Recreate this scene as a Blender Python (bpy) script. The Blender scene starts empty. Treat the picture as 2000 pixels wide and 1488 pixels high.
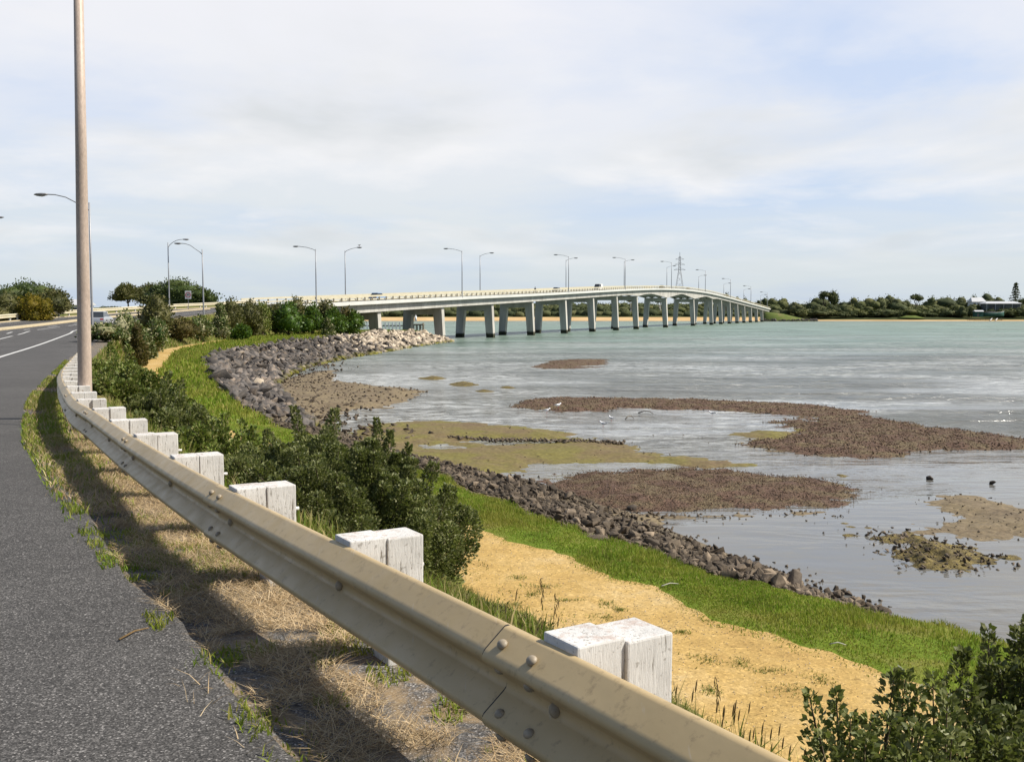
import bpy, bmesh, math, random
import numpy as np
from mathutils import Vector, Matrix
from mathutils.bvhtree import BVHTree

random.seed(7); RNG = np.random.default_rng(7)
SC = bpy.context.scene
COL = SC.collection
R = math.radians

# ------------------------------------------------------------------ camera, sky, sun, exposure
H = 5.7                      # eye height over the water
TH = math.atan(132/1944)     # pitch below the horizon
cam = bpy.data.cameras.new('camera'); camo = bpy.data.objects.new('camera', cam); COL.objects.link(camo)
camo.location = (0, 0, H); camo.rotation_euler = (math.pi/2-TH, 0, 0)
cam.lens = 35; cam.sensor_width = 36; cam.clip_start = .05; cam.clip_end = 20000
SC.camera = camo
SUN_EL, SUN_AZ = 47, -4      # elevation; azimuth measured from +X towards +Y
sl = bpy.data.lights.new('sun', 'SUN'); so = bpy.data.objects.new('sun', sl); COL.objects.link(so)
sl.energy = 5.0; sl.angle = R(.6); sl.color = (1, .93, .82)
sdir = Vector((math.cos(R(SUN_EL))*math.cos(R(SUN_AZ)), math.cos(R(SUN_EL))*math.sin(R(SUN_AZ)), math.sin(R(SUN_EL))))
so.rotation_euler = sdir.to_track_quat('Z', 'Y').to_euler()
SC.view_settings.view_transform = 'Standard'; SC.view_settings.look = 'None'
SC.view_settings.exposure = .42; SC.view_settings.gamma = 1

class NT:
    """small node-tree builder"""
    def __init__(s, tree): s.t = tree; tree.nodes.clear()
    def n(s, typ, **kw):
        nd = s.t.nodes.new(typ)
        for k, v in kw.items(): setattr(nd, k, v)
        return nd
    def l(s, a, b): s.t.links.new(a, b)
    def val(s, sock, v):
        if isinstance(v, bpy.types.NodeSocket): s.l(v, sock)
        elif isinstance(v, (tuple, list)) and len(v) == 3 and sock.type == 'RGBA': sock.default_value = (*v, 1)
        else: sock.default_value = v
    def math(s, op, a, b=0.0, clamp=False):
        nd = s.n('ShaderNodeMath', operation=op); nd.use_clamp = clamp
        s.val(nd.inputs[0], a); s.val(nd.inputs[1], b); return nd.outputs[0]
    def mix(s, f, a, b, mode='MIX'):
        nd = s.n('ShaderNodeMix', data_type='RGBA', blend_type=mode); nd.clamp_factor = True
        s.val(nd.inputs[0], f); s.val(nd.inputs[6], a); s.val(nd.inputs[7], b); return nd.outputs[2]
    def ramp(s, f, stops, interp='LINEAR'):
        nd = s.n('ShaderNodeValToRGB'); cr = nd.color_ramp; cr.interpolation = interp
        while len(cr.elements) < len(stops): cr.elements.new(.5)
        for e, (p, c) in zip(cr.elements, stops):
            e.position = p; e.color = (c, c, c, 1) if not isinstance(c, (tuple, list)) else (*c, 1)
        s.val(nd.inputs[0], f); return nd.outputs[0]
    def noise(s, vec, scale, detail=4, rough=.55, dist=0.0):
        nd = s.n('ShaderNodeTexNoise'); s.l(vec, nd.inputs['Vector'])
        nd.inputs['Scale'].default_value = scale; nd.inputs['Detail'].default_value = detail
        nd.inputs['Roughness'].default_value = rough; nd.inputs['Distortion'].default_value = dist
        return nd.outputs['Fac']
    def map(s, vec, loc=(0,0,0), rot=(0,0,0), sc=(1,1,1)):
        nd = s.n('ShaderNodeMapping'); s.l(vec, nd.inputs[0])
        nd.inputs[1].default_value = loc; nd.inputs[2].default_value = rot; nd.inputs[3].default_value = sc
        return nd.outputs[0]

W = bpy.data.worlds.new('World'); SC.world = W; W.use_nodes = True
nt = NT(W.node_tree)
sky = nt.n('ShaderNodeTexSky', sky_type='NISHITA'); sky.sun_disc = False
sky.sun_elevation = R(SUN_EL); sky.sun_rotation = R(90-SUN_AZ); sky.air_density = 1.0; sky.dust_density = 1.5
tc = nt.n('ShaderNodeTexCoord'); sep = nt.n('ShaderNodeSeparateXYZ'); nt.l(tc.outputs['Generated'], sep.inputs[0])
zz = nt.math('MAXIMUM', sep.outputs[2], 0.0)
den = nt.math('ADD', zz, .10)
cmb = nt.n('ShaderNodeCombineXYZ')
nt.l(nt.math('DIVIDE', sep.outputs[0], den), cmb.inputs[0]); nt.l(nt.math('DIVIDE', sep.outputs[1], den), cmb.inputs[1])
pv = cmb.outputs[0]
veil = nt.noise(nt.map(pv, (3.1, 1.7, 0)), .55, 6, .55, .5)
puff = nt.noise(nt.map(pv, (7.3, 2.2, 1.0), sc=(1, .8, 1)), .9, 8, .56, .25)
under = nt.noise(nt.map(pv, (7.3, 2.45, 1.0), sc=(1, .8, 1)), .9, 5, .5, .25)
dx = nt.math('SUBTRACT', sep.outputs[0], .27); dz = nt.math('SUBTRACT', sep.outputs[2], .22)
gap = nt.math('SUBTRACT', 1.0, nt.math('ADD', nt.math('MULTIPLY', nt.math('ABSOLUTE', dx), 4.2), nt.math('MULTIPLY', nt.math('ABSOLUTE', dz), 6.0)))
gap = nt.math('MULTIPLY', nt.math('MAXIMUM', gap, 0.0), .22)
vm = nt.ramp(nt.math('SUBTRACT', veil, gap), [(.26, 0.35), (.56, 1.0)])
pm = nt.ramp(puff, [(.44, 0.0), (.60, 1.0)])
low = nt.ramp(zz, [(.03, 0.0), (.09, 1.0), (.20, .9), (.30, .35)])
pm = nt.math('MULTIPLY', pm, low)
sh = nt.ramp(under, [(.47, 0.0), (.66, 1.0)])
blue = nt.mix(.65, sky.outputs[0], (4.3, 5.5, 7.9))
veilc = nt.ramp(zz, [(0.0, (4.9, 5.4, 5.65)), (.07, (5.45, 5.9, 6.15)), (.18, (6.15, 6.35, 6.8)), (.30, (6.6, 6.65, 7.05)), (.40, (5.6, 5.8, 6.7))])
c1 = nt.mix(vm, blue, veilc)
puffc = nt.mix(sh, (6.9, 6.9, 7.0), (5.3, 5.5, 5.65))
c2 = nt.mix(nt.math('MULTIPLY', pm, .85), c1, puffc)
over = nt.math('MAXIMUM', nt.ramp(zz, [(.32, 0.0), (.56, 1.0)]), nt.ramp(nt.math('ADD', nt.math('MULTIPLY', sep.outputs[1], -.5), .5), [(.12, 0.0), (.34, 1.0)]))            # made-up dimming of unseen sky overhead, beside and behind, to cut ambient light
c3 = nt.mix(nt.math('MULTIPLY', over, .92), c2, nt.mix(.6, sky.outputs[0], (1.0, 1.5, 2.5)))
bg = nt.n('ShaderNodeBackground'); nt.l(c3, bg.inputs[0]); bg.inputs[1].default_value = .1
wo = nt.n('ShaderNodeOutputWorld'); nt.l(bg.outputs[0], wo.inputs[0])

# ------------------------------------------------------------------ camera helpers (pixels of the 2000 x 1488 photograph -> points in the world)
_FW = np.array((0, math.cos(TH), -math.sin(TH))); _UP = np.array((0, math.sin(TH), math.cos(TH))); _RT = np.array((1., 0, 0))
def ray(px, py): return _FW + (px-1000)/1944*_RT - (py-744)/1944*_UP
def G(px, py, z=0.0):
    d = ray(px, py); t = (z-H)/d[2]; return np.array((d[0]*t, d[1]*t, z))
def D(px, py, Y):
    d = ray(px, py); t = Y/d[1]; return np.array((d[0]*t, Y, H+d[2]*t))

# ------------------------------------------------------------------ object helpers
def tag(o, label=None, cat=None, group=None, kind=None):
    if label: o['label'] = label
    if cat: o['category'] = cat
    if group: o['group'] = group
    if kind: o['kind'] = kind
    return o
def thing(name, label, cat, loc=(0, 0, 0), group=None, rz=0.0):
    o = bpy.data.objects.new(name, None); COL.objects.link(o); o.location = [float(v) for v in loc]; o.rotation_euler = (0, 0, rz)
    o.empty_display_size = .3
    return tag(o, label, cat, group)
def put(name, me, mat=None, parent=None, loc=None):
    if mat is not None:
        for m in (mat if isinstance(mat, (list, tuple)) else [mat]): me.materials.append(m)
    o = bpy.data.objects.new(name, me); COL.objects.link(o)
    if parent: o.parent = parent
    if loc is not None: o.location = [float(v) for v in loc]
    return o
def fast(name, V, F, smooth=False):
    """mesh from an array of vertices and an array of equal-sided faces"""
    V = np.asarray(V, dtype=np.float32); F = np.asarray(F, dtype=np.int32); k = F.shape[1]
    me = bpy.data.meshes.new(name)
    me.vertices.add(len(V)); me.vertices.foreach_set('co', V.ravel())
    me.loops.add(F.size); me.loops.foreach_set('vertex_index', F.ravel())
    me.polygons.add(len(F)); me.polygons.foreach_set('loop_start', np.arange(0, F.size, k, dtype=np.int32))
    if smooth: me.polygons.foreach_set('use_smooth', np.ones(len(F), dtype=bool))
    me.update(calc_edges=True); return me
class MB:
    """collects boxes, tubes and lofts into one mesh; points are given in world space, org is taken off when it is built"""
    def __init__(s, org=(0, 0, 0)): s.v = []; s.f = []; s.o = np.array(org, float); s.sm = []
    def add(s, V, F, smooth=False):
        b = len(s.v); s.v += [tuple(np.array(p, float)-s.o) for p in V]; s.f += [tuple(b+i for i in f) for f in F]; s.sm += [smooth]*len(F); return s
    def box(s, c, size, ax=None):
        c = np.array(c, float); hx, hy, hz = [q/2 for q in size]
        A = np.eye(3) if ax is None else np.array(ax, float)
        P = [c+A[0]*x*hx+A[1]*y*hy+A[2]*z*hz for z in (-1, 1) for y in (-1, 1) for x in (-1, 1)]
        return s.add(P, [(0,2,3,1),(4,5,7,6),(0,1,5,4),(2,6,7,3),(0,4,6,2),(1,3,7,5)])
    def hexa(s, P): return s.add(P, [(0,3,2,1),(4,5,6,7),(0,1,5,4),(1,2,6,5),(2,3,7,6),(3,0,4,7)])   # bottom ring, top ring
    def bar(s, a, b, w, h=None):
        a = np.array(a, float); b = np.array(b, float); d = b-a; L = np.linalg.norm(d); d /= L
        up = np.array((0, 0, 1.)) if abs(d[2]) < .95 else np.array((1., 0, 0))
        x = np.cross(up, d); x /= np.linalg.norm(x); y = np.cross(d, x)
        return s.box((a+b)/2, (w, h or w, L), (x, y, d))
    def tube(s, pts, rad, n=8, caps=True):
        pts = [np.array(p, float) for p in pts]; m = len(pts)
        rad = [rad]*m if np.isscalar(rad) else list(rad)
        V = []; F = []; x = None
        for i, p in enumerate(pts):
            d = pts[min(i+1, m-1)]-pts[max(i-1, 0)]; d = d/np.linalg.norm(d)
            if x is None:
                up = np.array((0, 0, 1.)) if abs(d[2]) < .9 else np.array((1., 0, 0)); x = np.cross(up, d)
            x = x-d*np.dot(x, d); x /= np.linalg.norm(x); y = np.cross(d, x)
            V += [p+rad[i]*(math.cos(a)*x+math.sin(a)*y) for a in [2*math.pi*k/n for k in range(n)]]
        for i in range(m-1):
            F += [(i*n+k, i*n+(k+1) % n, (i+1)*n+(k+1) % n, (i+1)*n+k) for k in range(n)]
        if caps: F += [tuple(range(n-1, -1, -1)), tuple((m-1)*n+k for k in range(n))]
        return s.add(V, F, True)
    def loft(s, rings, closed=True, caps=True, smooth=True):
        n = len(rings[0]); V = [p for r in rings for p in r]; F = []
        for i in range(len(rings)-1):
            for k in range(n if closed else n-1):
                F.append((i*n+k, i*n+(k+1) % n, (i+1)*n+(k+1) % n, (i+1)*n+k))
        if caps and closed: F += [tuple(range(n-1, -1, -1)), tuple((len(rings)-1)*n+k for k in range(n))]
        return s.add(V, F, smooth)
    def mesh(s, name):
        me = bpy.data.meshes.new(name); me.from_pydata(s.v, [], s.f); me.polygons.foreach_set('use_smooth', s.sm); me.update(); return me
    def build(s, name, mat, parent=None, bevel=0, loc=None):
        me = s.mesh(name)
        if bevel:
            bm = bmesh.new(); bm.from_mesh(me)
            bmesh.ops.recalc_face_normals(bm, faces=bm.faces[:])
            bmesh.ops.bevel(bm, geom=[e for e in bm.edges if len(e.link_faces) == 2 and e.calc_face_angle(0) > .5], offset=bevel, segments=2, profile=.6, affect='EDGES', clamp_overlap=True)
            bm.to_mesh(me); bm.free()
        return put(name, me, mat, parent, loc)

# ------------------------------------------------------------------ materials
def material(name):
    m = bpy.data.materials.new(name); m.use_nodes = True; t = NT(m.node_tree)
    p = t.n('ShaderNodeBsdfPrincipled'); o = t.n('ShaderNodeOutputMaterial'); t.l(p.outputs[0], o.inputs[0])
    g = t.n('ShaderNodeNewGeometry'); return m, t, p, g.outputs['Position'], g, o
def bump(t, p, h, strength, dist):
    b = t.n('ShaderNodeBump'); b.inputs['Strength'].default_value = strength; b.inputs['Distance'].default_value = dist
    t.l(h, b.inputs['Height']); t.l(b.outputs[0], p.inputs['Normal']); return b
def setp(p, rough=.8, spec=.3, metal=0.0):
    p.inputs['Roughness'].default_value = rough; p.inputs['Specular IOR Level'].default_value = spec; p.inputs['Metallic'].default_value = metal
def noisy(name, stops, scale, rough=.85, spec=.25, fine=0, fine_amt=.35, bmp=.3, bdist=.02, bscale=None, obj=False, metal=0.0, sc=(1, 1, 1)):
    """a ramp over noise, broken up by a finer noise, with a bump"""
    m, t, p, pos, g, o = material(name); setp(p, rough, spec, metal)
    if obj: pos = t.n('ShaderNodeTexCoord').outputs['Object']
    pos = t.map(pos, sc=sc)
    c = t.ramp(t.noise(pos, scale, 6, .6), stops)
    if fine:
        f = t.noise(pos, fine, 3, .6)
        c = t.mix(fine_amt, c, t.mix(1.0, c, t.ramp(f, [(.3, .15), (.5, .9), (.7, 1.9)]), 'MULTIPLY'))
    t.val(p.inputs['Base Color'], c)
    if bmp: bump(t, p, t.noise(pos, bscale or fine or scale*6, 4, .6), bmp, bdist)
    return m
def foliage(name, cols, rough=.45, spec=.35, trans=.25, patch=None):
    m, t, p, pos, g, o = material(name); setp(p, rough, spec)
    k = len(cols); c = t.ramp(g.outputs['Random Per Island'], [(i/max(1, k-1), c) for i, c in enumerate(cols)])
    cl = t.noise(pos, .9, 3, .6)
    c = t.mix(1.0, c, t.ramp(cl, [(.3, .72), (.7, 1.3)]), 'MULTIPLY')
    if patch:
        k = t.ramp(t.math('ADD', t.math('MULTIPLY', t.noise(pos, .45, 3, .6), .6), t.math('MULTIPLY', t.noise(pos, 1.7, 3, .6), .4)), [(.46, 0.0), (.60, .85)]); c = t.mix(k, c, patch)
    t.val(p.inputs['Base Color'], c)
    tr = t.n('ShaderNodeBsdfTranslucent'); t.l(t.mix(.5, c, (.20, .26, .03)), tr.inputs[0])
    mx = t.n('ShaderNodeMixShader'); mx.inputs[0].default_value = trans
    t.l(p.outputs[0], mx.inputs[1]); t.l(tr.outputs[0], mx.inputs[2]); t.l(mx.outputs[0], o.inputs[0])
    return m
def plain(name, c, rough=.6, spec=.3, metal=0.0, var=.12, scale=3.0):
    return noisy(name, [(.3, tuple(v*(1-var) for v in c)), (.7, tuple(v*(1+var) for v in c))], scale, rough, spec, metal=metal, bmp=.1, bdist=.005, bscale=40)

M = {}
M['asphalt'] = None
def asphalt(name, tone, patch=0.0):
    m, t, p, pos, g, o = material(name); setp(p, .85, .3)
    v = t.n('ShaderNodeTexVoronoi'); t.l(pos, v.inputs['Vector']); v.inputs['Scale'].default_value = 150
    sepc = t.n('ShaderNodeSeparateColor'); t.l(v.outputs['Color'], sepc.inputs[0])
    st = t.ramp(sepc.outputs[0], [(0, .36), (.5, .78), (.8, 1.35), (.95, 2.1), (1, 4.2)])
    big = t.ramp(t.noise(pos, .35, 5, .6), [(.3, .82), (.7, 1.18)])
    mid = t.ramp(t.noise(pos, 6, 4, .6), [(.3, .88), (.7, 1.12)])
    c = t.mix(1.0, tone, st, 'MULTIPLY'); c = t.mix(1.0, c, big, 'MULTIPLY'); c = t.mix(1.0, c, mid, 'MULTIPLY')
    if patch:
        d = t.ramp(t.noise(pos, 3.4, 8, .75, .8), [(.44, 0.0), (.60, 1.0)])
        c = t.mix(t.math('MULTIPLY', d, patch), c, (.26, .185, .10))
    t.val(p.inputs['Base Color'], c)
    bump(t, p, v.outputs['Distance'], .35, .004); return m
M['asphalt'] = asphalt('asphalt', (.072, .069, .066))
M['verge'] = asphalt('old_asphalt_and_straw', (.10, .096, .092), .8)
M['line'] = noisy('road_paint', [(.3, (.42, .42, .40)), (.7, (.62, .62, .60))], 8, .7, .3, bmp=.1)
M['median'] = noisy('pale_concrete', [(.3, (.46, .38, .24)), (.7, (.56, .47, .31))], 1.5, .85, bmp=.2)
M['soil'] = noisy('embankment_soil', [(.28, (.07, .10, .02)), (.45, (.11, .13, .03)), (.6, (.16, .14, .05)), (.75, (.20, .155, .075))], .8, .95, .1, 22, .5, .6, .04)
M['grassbank'] = noisy('grass_soil', [(.3, (.085, .135, .012)), (.5, (.12, .165, .018)), (.7, (.19, .165, .05))], .9, .95, .1, 30, .5, .6, .03)
M['path'] = noisy('ochre_gravel', [(.30, (.36, .225, .075)), (.45, (.43, .285, .10)), (.58, (.46, .32, .125)), (.72, (.53, .42, .23))], .5, .95, .1, 60, .35, .35, .008)
def path_mat():
    m, t, p, pos, g, o = material('ochre_gravel'); setp(p, .95, .1)
    c = t.ramp(t.math('ADD', t.math('MULTIPLY', t.noise(pos, .45, 5, .6), .65), t.math('MULTIPLY', t.noise(pos, 2.6, 5, .65, .5), .35)), [(.34, (.34, .22, .08)), (.46, (.43, .29, .105)), (.56, (.47, .33, .14)), (.68, (.55, .44, .25))])
    v = t.n('ShaderNodeTexVoronoi'); t.l(pos, v.inputs['Vector']); v.inputs['Scale'].default_value = 32
    sc_ = t.n('ShaderNodeSeparateColor'); t.l(v.outputs['Color'], sc_.inputs[0])
    c = t.mix(1.0, c, t.ramp(sc_.outputs[0], [(0, .62), (.12, .9), (.85, 1.05), (1, 1.35)]), 'MULTIPLY')
    t.val(p.inputs['Base Color'], c)
    h = t.math('ADD', t.math('MULTIPLY', t.noise(pos, 3.2, 4, .6, .6), 1.0), t.math('MULTIPLY', t.noise(pos, 45, 2, .6), .12))
    bump(t, p, h, .55, .07); return m
M['path'] = path_mat()
M['shore'] = noisy('shore_mud', [(.3, (.085, .065, .04)), (.5, (.12, .095, .06)), (.7, (.17, .135, .085))], 1.2, .8, .3, 16, .5, .7, .04)
M['sand'] = noisy('beach_sand', [(.3, (.45, .30, .14)), (.7, (.56, .40, .21))], .04, .95, .1, bmp=0)
M['wood_hill'] = noisy('wooded_ground', [(.3, (.03, .04, .015)), (.7, (.06, .07, .025))], .05, 1, .1, bmp=0)
M['lawn'] = noisy('lawn', [(.3, (.085, .115, .03)), (.55, (.11, .14, .035)), (.7, (.17, .14, .07))], .2, 1, .1, bmp=0)
M['concrete'] = noisy('bridge_concrete', [(.3, (.33, .32, .29)), (.7, (.52, .51, .47))], .35, .85, .2, 2.2, .12, .1, .01, sc=(1, 1, .3))
M['fascia'] = noisy('fascia_concrete', [(.3, (.52, .53, .50)), (.7, (.62, .62, .59))], .25, .85, .2, bmp=.1)
def pier_mat():
    m, t, p, pos, g, o = material('pier_concrete'); setp(p, .85, .2)
    s = t.n('ShaderNodeSeparateXYZ'); t.l(pos, s.inputs[0])
    c = t.ramp(t.noise(t.map(pos, sc=(1, 1, .25)), .5, 5, .6), [(.3, (.35, .335, .30)), (.7, (.57, .55, .50))])
    zz = t.math('ADD', s.outputs[2], t.math('MULTIPLY', t.noise(pos, .8, 3), .5))
    wet = t.ramp(t.math('DIVIDE', zz, 4.0), [(.26, 1.0), (.36, 0.0)])
    c = t.mix(wet, c, t.ramp(t.noise(pos, 3, 4), [(.35, (.02, .021, .018)), (.7, (.06, .06, .03))]))
    t.val(p.inputs['Base Color'], c); return m
M['pier'] = pier_mat()
M['cream'] = noisy('cream_rail_paint', [(.3, (.50, .455, .32)), (.7, (.58, .54, .41))], .8, .5, .4, bmp=0)
M['postdark'] = plain('dark_post', (.16, .14, .10), .8)  # even dark grey-brown, barrier posts and old jetty
def rail_mat():
    m, t, p, pos, g, o = material('beige_rail_paint'); setp(p, .42, .4)
    c = t.ramp(t.noise(t.map(pos, sc=(1, 1, 3)), 1.3, 6, .65), [(.3, (.44, .33, .17)), (.55, (.51, .385, .205)), (.75, (.56, .435, .25))])
    dirt = t.ramp(t.noise(pos, 26, 5, .7), [(.56, 0.0), (.74, .7)])
    scr = t.ramp(t.noise(t.map(pos, rot=(0, 0, R(31)), sc=(60, 4, 18)), 1.0, 3, .6), [(.66, 0.0), (.74, .45)])
    c = t.mix(dirt, c, (.25, .18, .10)); c = t.mix(scr, c, (.52, .46, .36))
    t.val(p.inputs['Base Color'], c); t.val(p.inputs['Roughness'], t.ramp(t.noise(pos, 9, 4), [(.3, .34), (.7, .55)]))
    bump(t, p, t.noise(pos, 14, 3, .5), .08, .01); return m
M['rail'] = rail_mat()
M['bolt'] = plain('bolt_paint', (.30, .25, .18), .5, .4, var=.2, scale=60)
def timber_mat():
    m, t, p, pos, g, o = material('white_painted_timber'); setp(p, .7, .25)
    ob = t.n('ShaderNodeTexCoord').outputs['Object']
    oi = t.n('ShaderNodeObjectInfo')
    vv = t.n('ShaderNodeVectorMath', operation='ADD'); t.l(ob, vv.inputs[0]); 
    cx = t.n('ShaderNodeCombineXYZ'); t.l(t.math('MULTIPLY', oi.outputs['Random'], 37.0), cx.inputs[0]); t.l(cx.outputs[0], vv.inputs[1])
    v = vv.outputs[0]
    base = t.ramp(t.noise(v, 5, 5, .6), [(.3, (.50, .49, .465)), (.55, (.62, .61, .585)), (.7, (.68, .67, .645))])
    grain = t.noise(t.map(v, sc=(9, 9, 1.1)), 9, 5, .7, .4)
    crack = t.ramp(grain, [(.34, .95), (.425, 0.0)])
    chip = t.ramp(t.noise(t.map(v, (3, 1, 2), sc=(1, 1, .55)), 7, 7, .7, .5), [(.645, 0.0), (.68, 1.0)])
    s = t.n('ShaderNodeSeparateXYZ'); t.l(g.outputs['Normal'], s.inputs[0])
    top = t.ramp(s.outputs[2], [(.5, 0.0), (.9, 1.0)])
    topwear = t.math('MULTIPLY', top, t.ramp(t.noise(v, 17, 5, .7), [(.50, 0.0), (.62, .6)]))
    c = t.mix(crack, base, (.17, .15, .12)); c = t.mix(chip, c, (.17, .095, .055)); sp = t.ramp(t.noise(v, 48, 3, .6), [(.60, 0.0), (.68, .55)]); c = t.mix(sp, c, (.20, .18, .15)); c = t.mix(topwear, c, (.42, .31, .25))
    t.val(p.inputs['Base Color'], c); bump(t, p, grain, .5, .008); return m
M['timber'] = timber_mat()
M['pole'] = noisy('galvanised_pole', [(.3, (.36, .285, .23)), (.7, (.50, .405, .335))], 2.5, .5, .4, 40, .15, .1, .004, metal=.05, sc=(1, 1, .35))
M['lamp_pole'] = plain('grey_lamp_pole', (.30, .31, .33), .5, .4, .3)
M['lamp_head'] = plain('lamp_housing', (.20, .20, .205), .5, .4, .2)
M['lens'] = plain('lamp_lens', (.45, .45, .43), .2, .5)
# water, mud, rock and leaf materials
def water_mat():
    m, t, p, pos, g, o = material('sea_water'); setp(p, .1, .5); p.inputs['IOR'].default_value = 1.33
    s = t.n('ShaderNodeSeparateXYZ'); t.l(pos, s.inputs[0])
    wob = t.math('MULTIPLY', t.math('SUBTRACT', t.noise(t.map(pos, sc=(.012, .03, .03)), 1.0, 4, .55), .5), 90.0)
    yy = t.math('ADD', s.outputs[1], wob)
    col = t.ramp(t.math('DIVIDE', yy, 800.0), [(0.0, (.17, .165, .15)), (.08, (.15, .15, .135)), (.15, (.10, .115, .095)), (.24, (.12, .185, .145)), (.5, (.175, .26, .205)), (.86, (.19, .255, .20)), (.93, (.21, .195, .14))])
    band = t.ramp(t.noise(t.map(pos, (5, 3, 0), sc=(.015, .05, 1)), 1.0, 5, .6), [(.42, 0.0), (.62, 1.0)])
    col = t.mix(t.math('MULTIPLY', band, .35), col, (.10, .10, .085))
    near = t.ramp(t.math('DIVIDE', s.outputs[1], 60.0), [(.35, 1.0), (1.0, 0.0)])
    bed = t.ramp(t.noise(t.map(pos, sc=(1, 2.2, 1)), 1.1, 7, .65, .8), [(.42, (.12, .12, .115)), (.60, (.13, .122, .10)), (.72, (.17, .145, .09))])
    col = t.mix(t.math('MULTIPLY', near, .75), col, bed)
    t.val(p.inputs['Base Color'], col)
    calm = t.ramp(t.noise(t.map(pos, (2, 9, 0), sc=(.03, .075, 1)), 1.0, 4, .55, .7), [(.40, .12), (.52, 1.0)])
    dfar = t.ramp(t.math('DIVIDE', s.outputs[1], 110.0), [(.16, .10), (.34, .15), (.46, .7), (.85, 1.0)])
    amp = t.math('MULTIPLY', calm, dfar)
    w1 = t.noise(t.map(pos, rot=(0, 0, R(12)), sc=(.75, 1.7, 1)), 1.6, 3, .55, .3)
    w2 = t.noise(t.map(pos, rot=(0, 0, R(-9)), sc=(.5, 1.3, 1)), .45, 3, .55, .2)
    w3 = t.noise(t.map(pos, sc=(1, 1.5, 1)), 6.0, 2, .5)
    w4 = t.noise(t.map(pos, rot=(0, 0, R(7)), sc=(.22, .8, 1)), .32, 4, .62, .4)
    h = t.math('ADD', t.math('ADD', w1, t.math('ADD', t.math('MULTIPLY', w2, 3.0), t.math('MULTIPLY', w4, 11.0))), t.math('MULTIPLY', w3, .25))
    b = t.n('ShaderNodeBump'); b.inputs['Distance'].default_value = .42; t.l(h, b.inputs['Height']); t.l(amp, b.inputs['Strength'])
    t.l(b.outputs[0], p.inputs['Normal'])
    fleck = t.noise(t.map(pos, (1, 1, 0), rot=(0, 0, R(-14)), sc=(.75, 1.5, 1)), .8, 6, .75, .9)
    fpatch = t.ramp(t.noise(t.map(pos, (0, 4, 0), rot=(0, 0, R(-16)), sc=(.028, .05, 1)), 1.0, 4, .55, .8), [(.40, 0.0), (.58, 1.0)])
    fz = t.ramp(t.math('DIVIDE', s.outputs[1], 400.0), [(.08, 0.0), (.13, 1.0), (.45, .8), (.75, .1)])
    foam_glint = t.math('MULTIPLY', t.math('MULTIPLY', t.ramp(fleck, [(.46, 0.0), (.60, 1.0)]), fpatch), fz)  # pale streaks painted in for sun glint and foam
    d = t.n('ShaderNodeBsdfDiffuse'); d.inputs[0].default_value = (.62, .64, .64, 1)
    mx = t.n('ShaderNodeMixShader'); t.l(t.math('MULTIPLY', foam_glint, .55), mx.inputs[0]); t.l(p.outputs[0], mx.inputs[1]); t.l(d.outputs[0], mx.inputs[2])
    t.l(mx.outputs[0], o.inputs[0])
    t.val(p.inputs['Roughness'], t.ramp(t.math('DIVIDE', s.outputs[1], 400.0), [(.05, .05), (.12, .10), (.25, .26), (1.0, .36)]))
    return m
M['water'] = water_mat()
M['gravel'] = noisy('reddish_shingle', [(.3, (.075, .045, .03)), (.45, (.115, .07, .048)), (.58, (.12, .09, .05)), (.7, (.17, .13, .075))], .8, .85, .25, 14, .7, .9, .06)
M['olive'] = noisy('weedy_flat', [(.28, (.13, .088, .05)), (.45, (.155, .118, .052)), (.58, (.15, .13, .035)), (.75, (.18, .155, .05))], .35, .85, .25, 7, .4, .4, .03)
M['mud'] = noisy('brown_mud', [(.3, (.12, .088, .05)), (.5, (.17, .13, .075)), (.7, (.20, .155, .085))], .6, .75, .3, 9, .4, .5, .03)
M['weed'] = noisy('tangled_seaweed', [(.3, (.045, .032, .015)), (.5, (.12, .09, .025)), (.7, (.22, .17, .05))], 4.5, .7, .3, 20, .6, .9, .05)
def rock_mat(name, a, b, c, wet=True):
    m, t, p, pos, g, o = material(name); setp(p, .8, .25)
    oi = t.n('ShaderNodeObjectInfo')
    col = t.ramp(t.noise(pos, 1.6, 5, .65), [(.3, a), (.5, b), (.72, c)])
    col = t.mix(1.0, col, t.ramp(g.outputs['Random Per Island'], [(0, .62), (.5, 1.0), (1, 1.5)]), 'MULTIPLY')
    col = t.mix(1.0, col, t.ramp(oi.outputs['Random'], [(0, .7), (1, 1.3)]), 'MULTIPLY')
    if wet:
        s = t.n('ShaderNodeSeparateXYZ'); t.l(pos, s.inputs[0])
        zz = t.math('ADD', s.outputs[2], t.math('MULTIPLY', t.noise(pos, .35, 3), .7))
        k = t.ramp(zz, [(.55, 1.0), (.85, 0.0)])
        k = t.math('MULTIPLY', k, t.ramp(t.noise(pos, .5, 3), [(.38, 0.0), (.55, 1.0)]))
        col = t.mix(k, col, (.15, .14, .02))
    t.val(p.inputs['Base Color'], col); bump(t, p, t.noise(pos, 9, 5, .7), .5, .04); return m
M['basalt'] = rock_mat('basalt', (.036, .034, .033), (.09, .08, .072), (.22, .17, .125))
M['sandstone'] = rock_mat('pale_rock', (.20, .16, .115), (.34, .285, .215), (.46, .40, .32))
M['rubble'] = rock_mat('brown_rubble', (.042, .033, .024), (.105, .081, .057), (.25, .195, .135), False)
M['darkrock'] = rock_mat('dark_rock', (.02, .018, .016), (.05, .04, .032), (.10, .08, .06), False)
M['shingle'] = rock_mat('shingle_stone', (.055, .037, .025), (.105, .07, .046), (.18, .135, .085), False)
M['leaf_dark'] = foliage('glossy_dark_leaf', [(.055, .075, .024), (.115, .135, .042), (.18, .195, .075), (.23, .23, .10)], .5, .3, .28)
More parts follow.
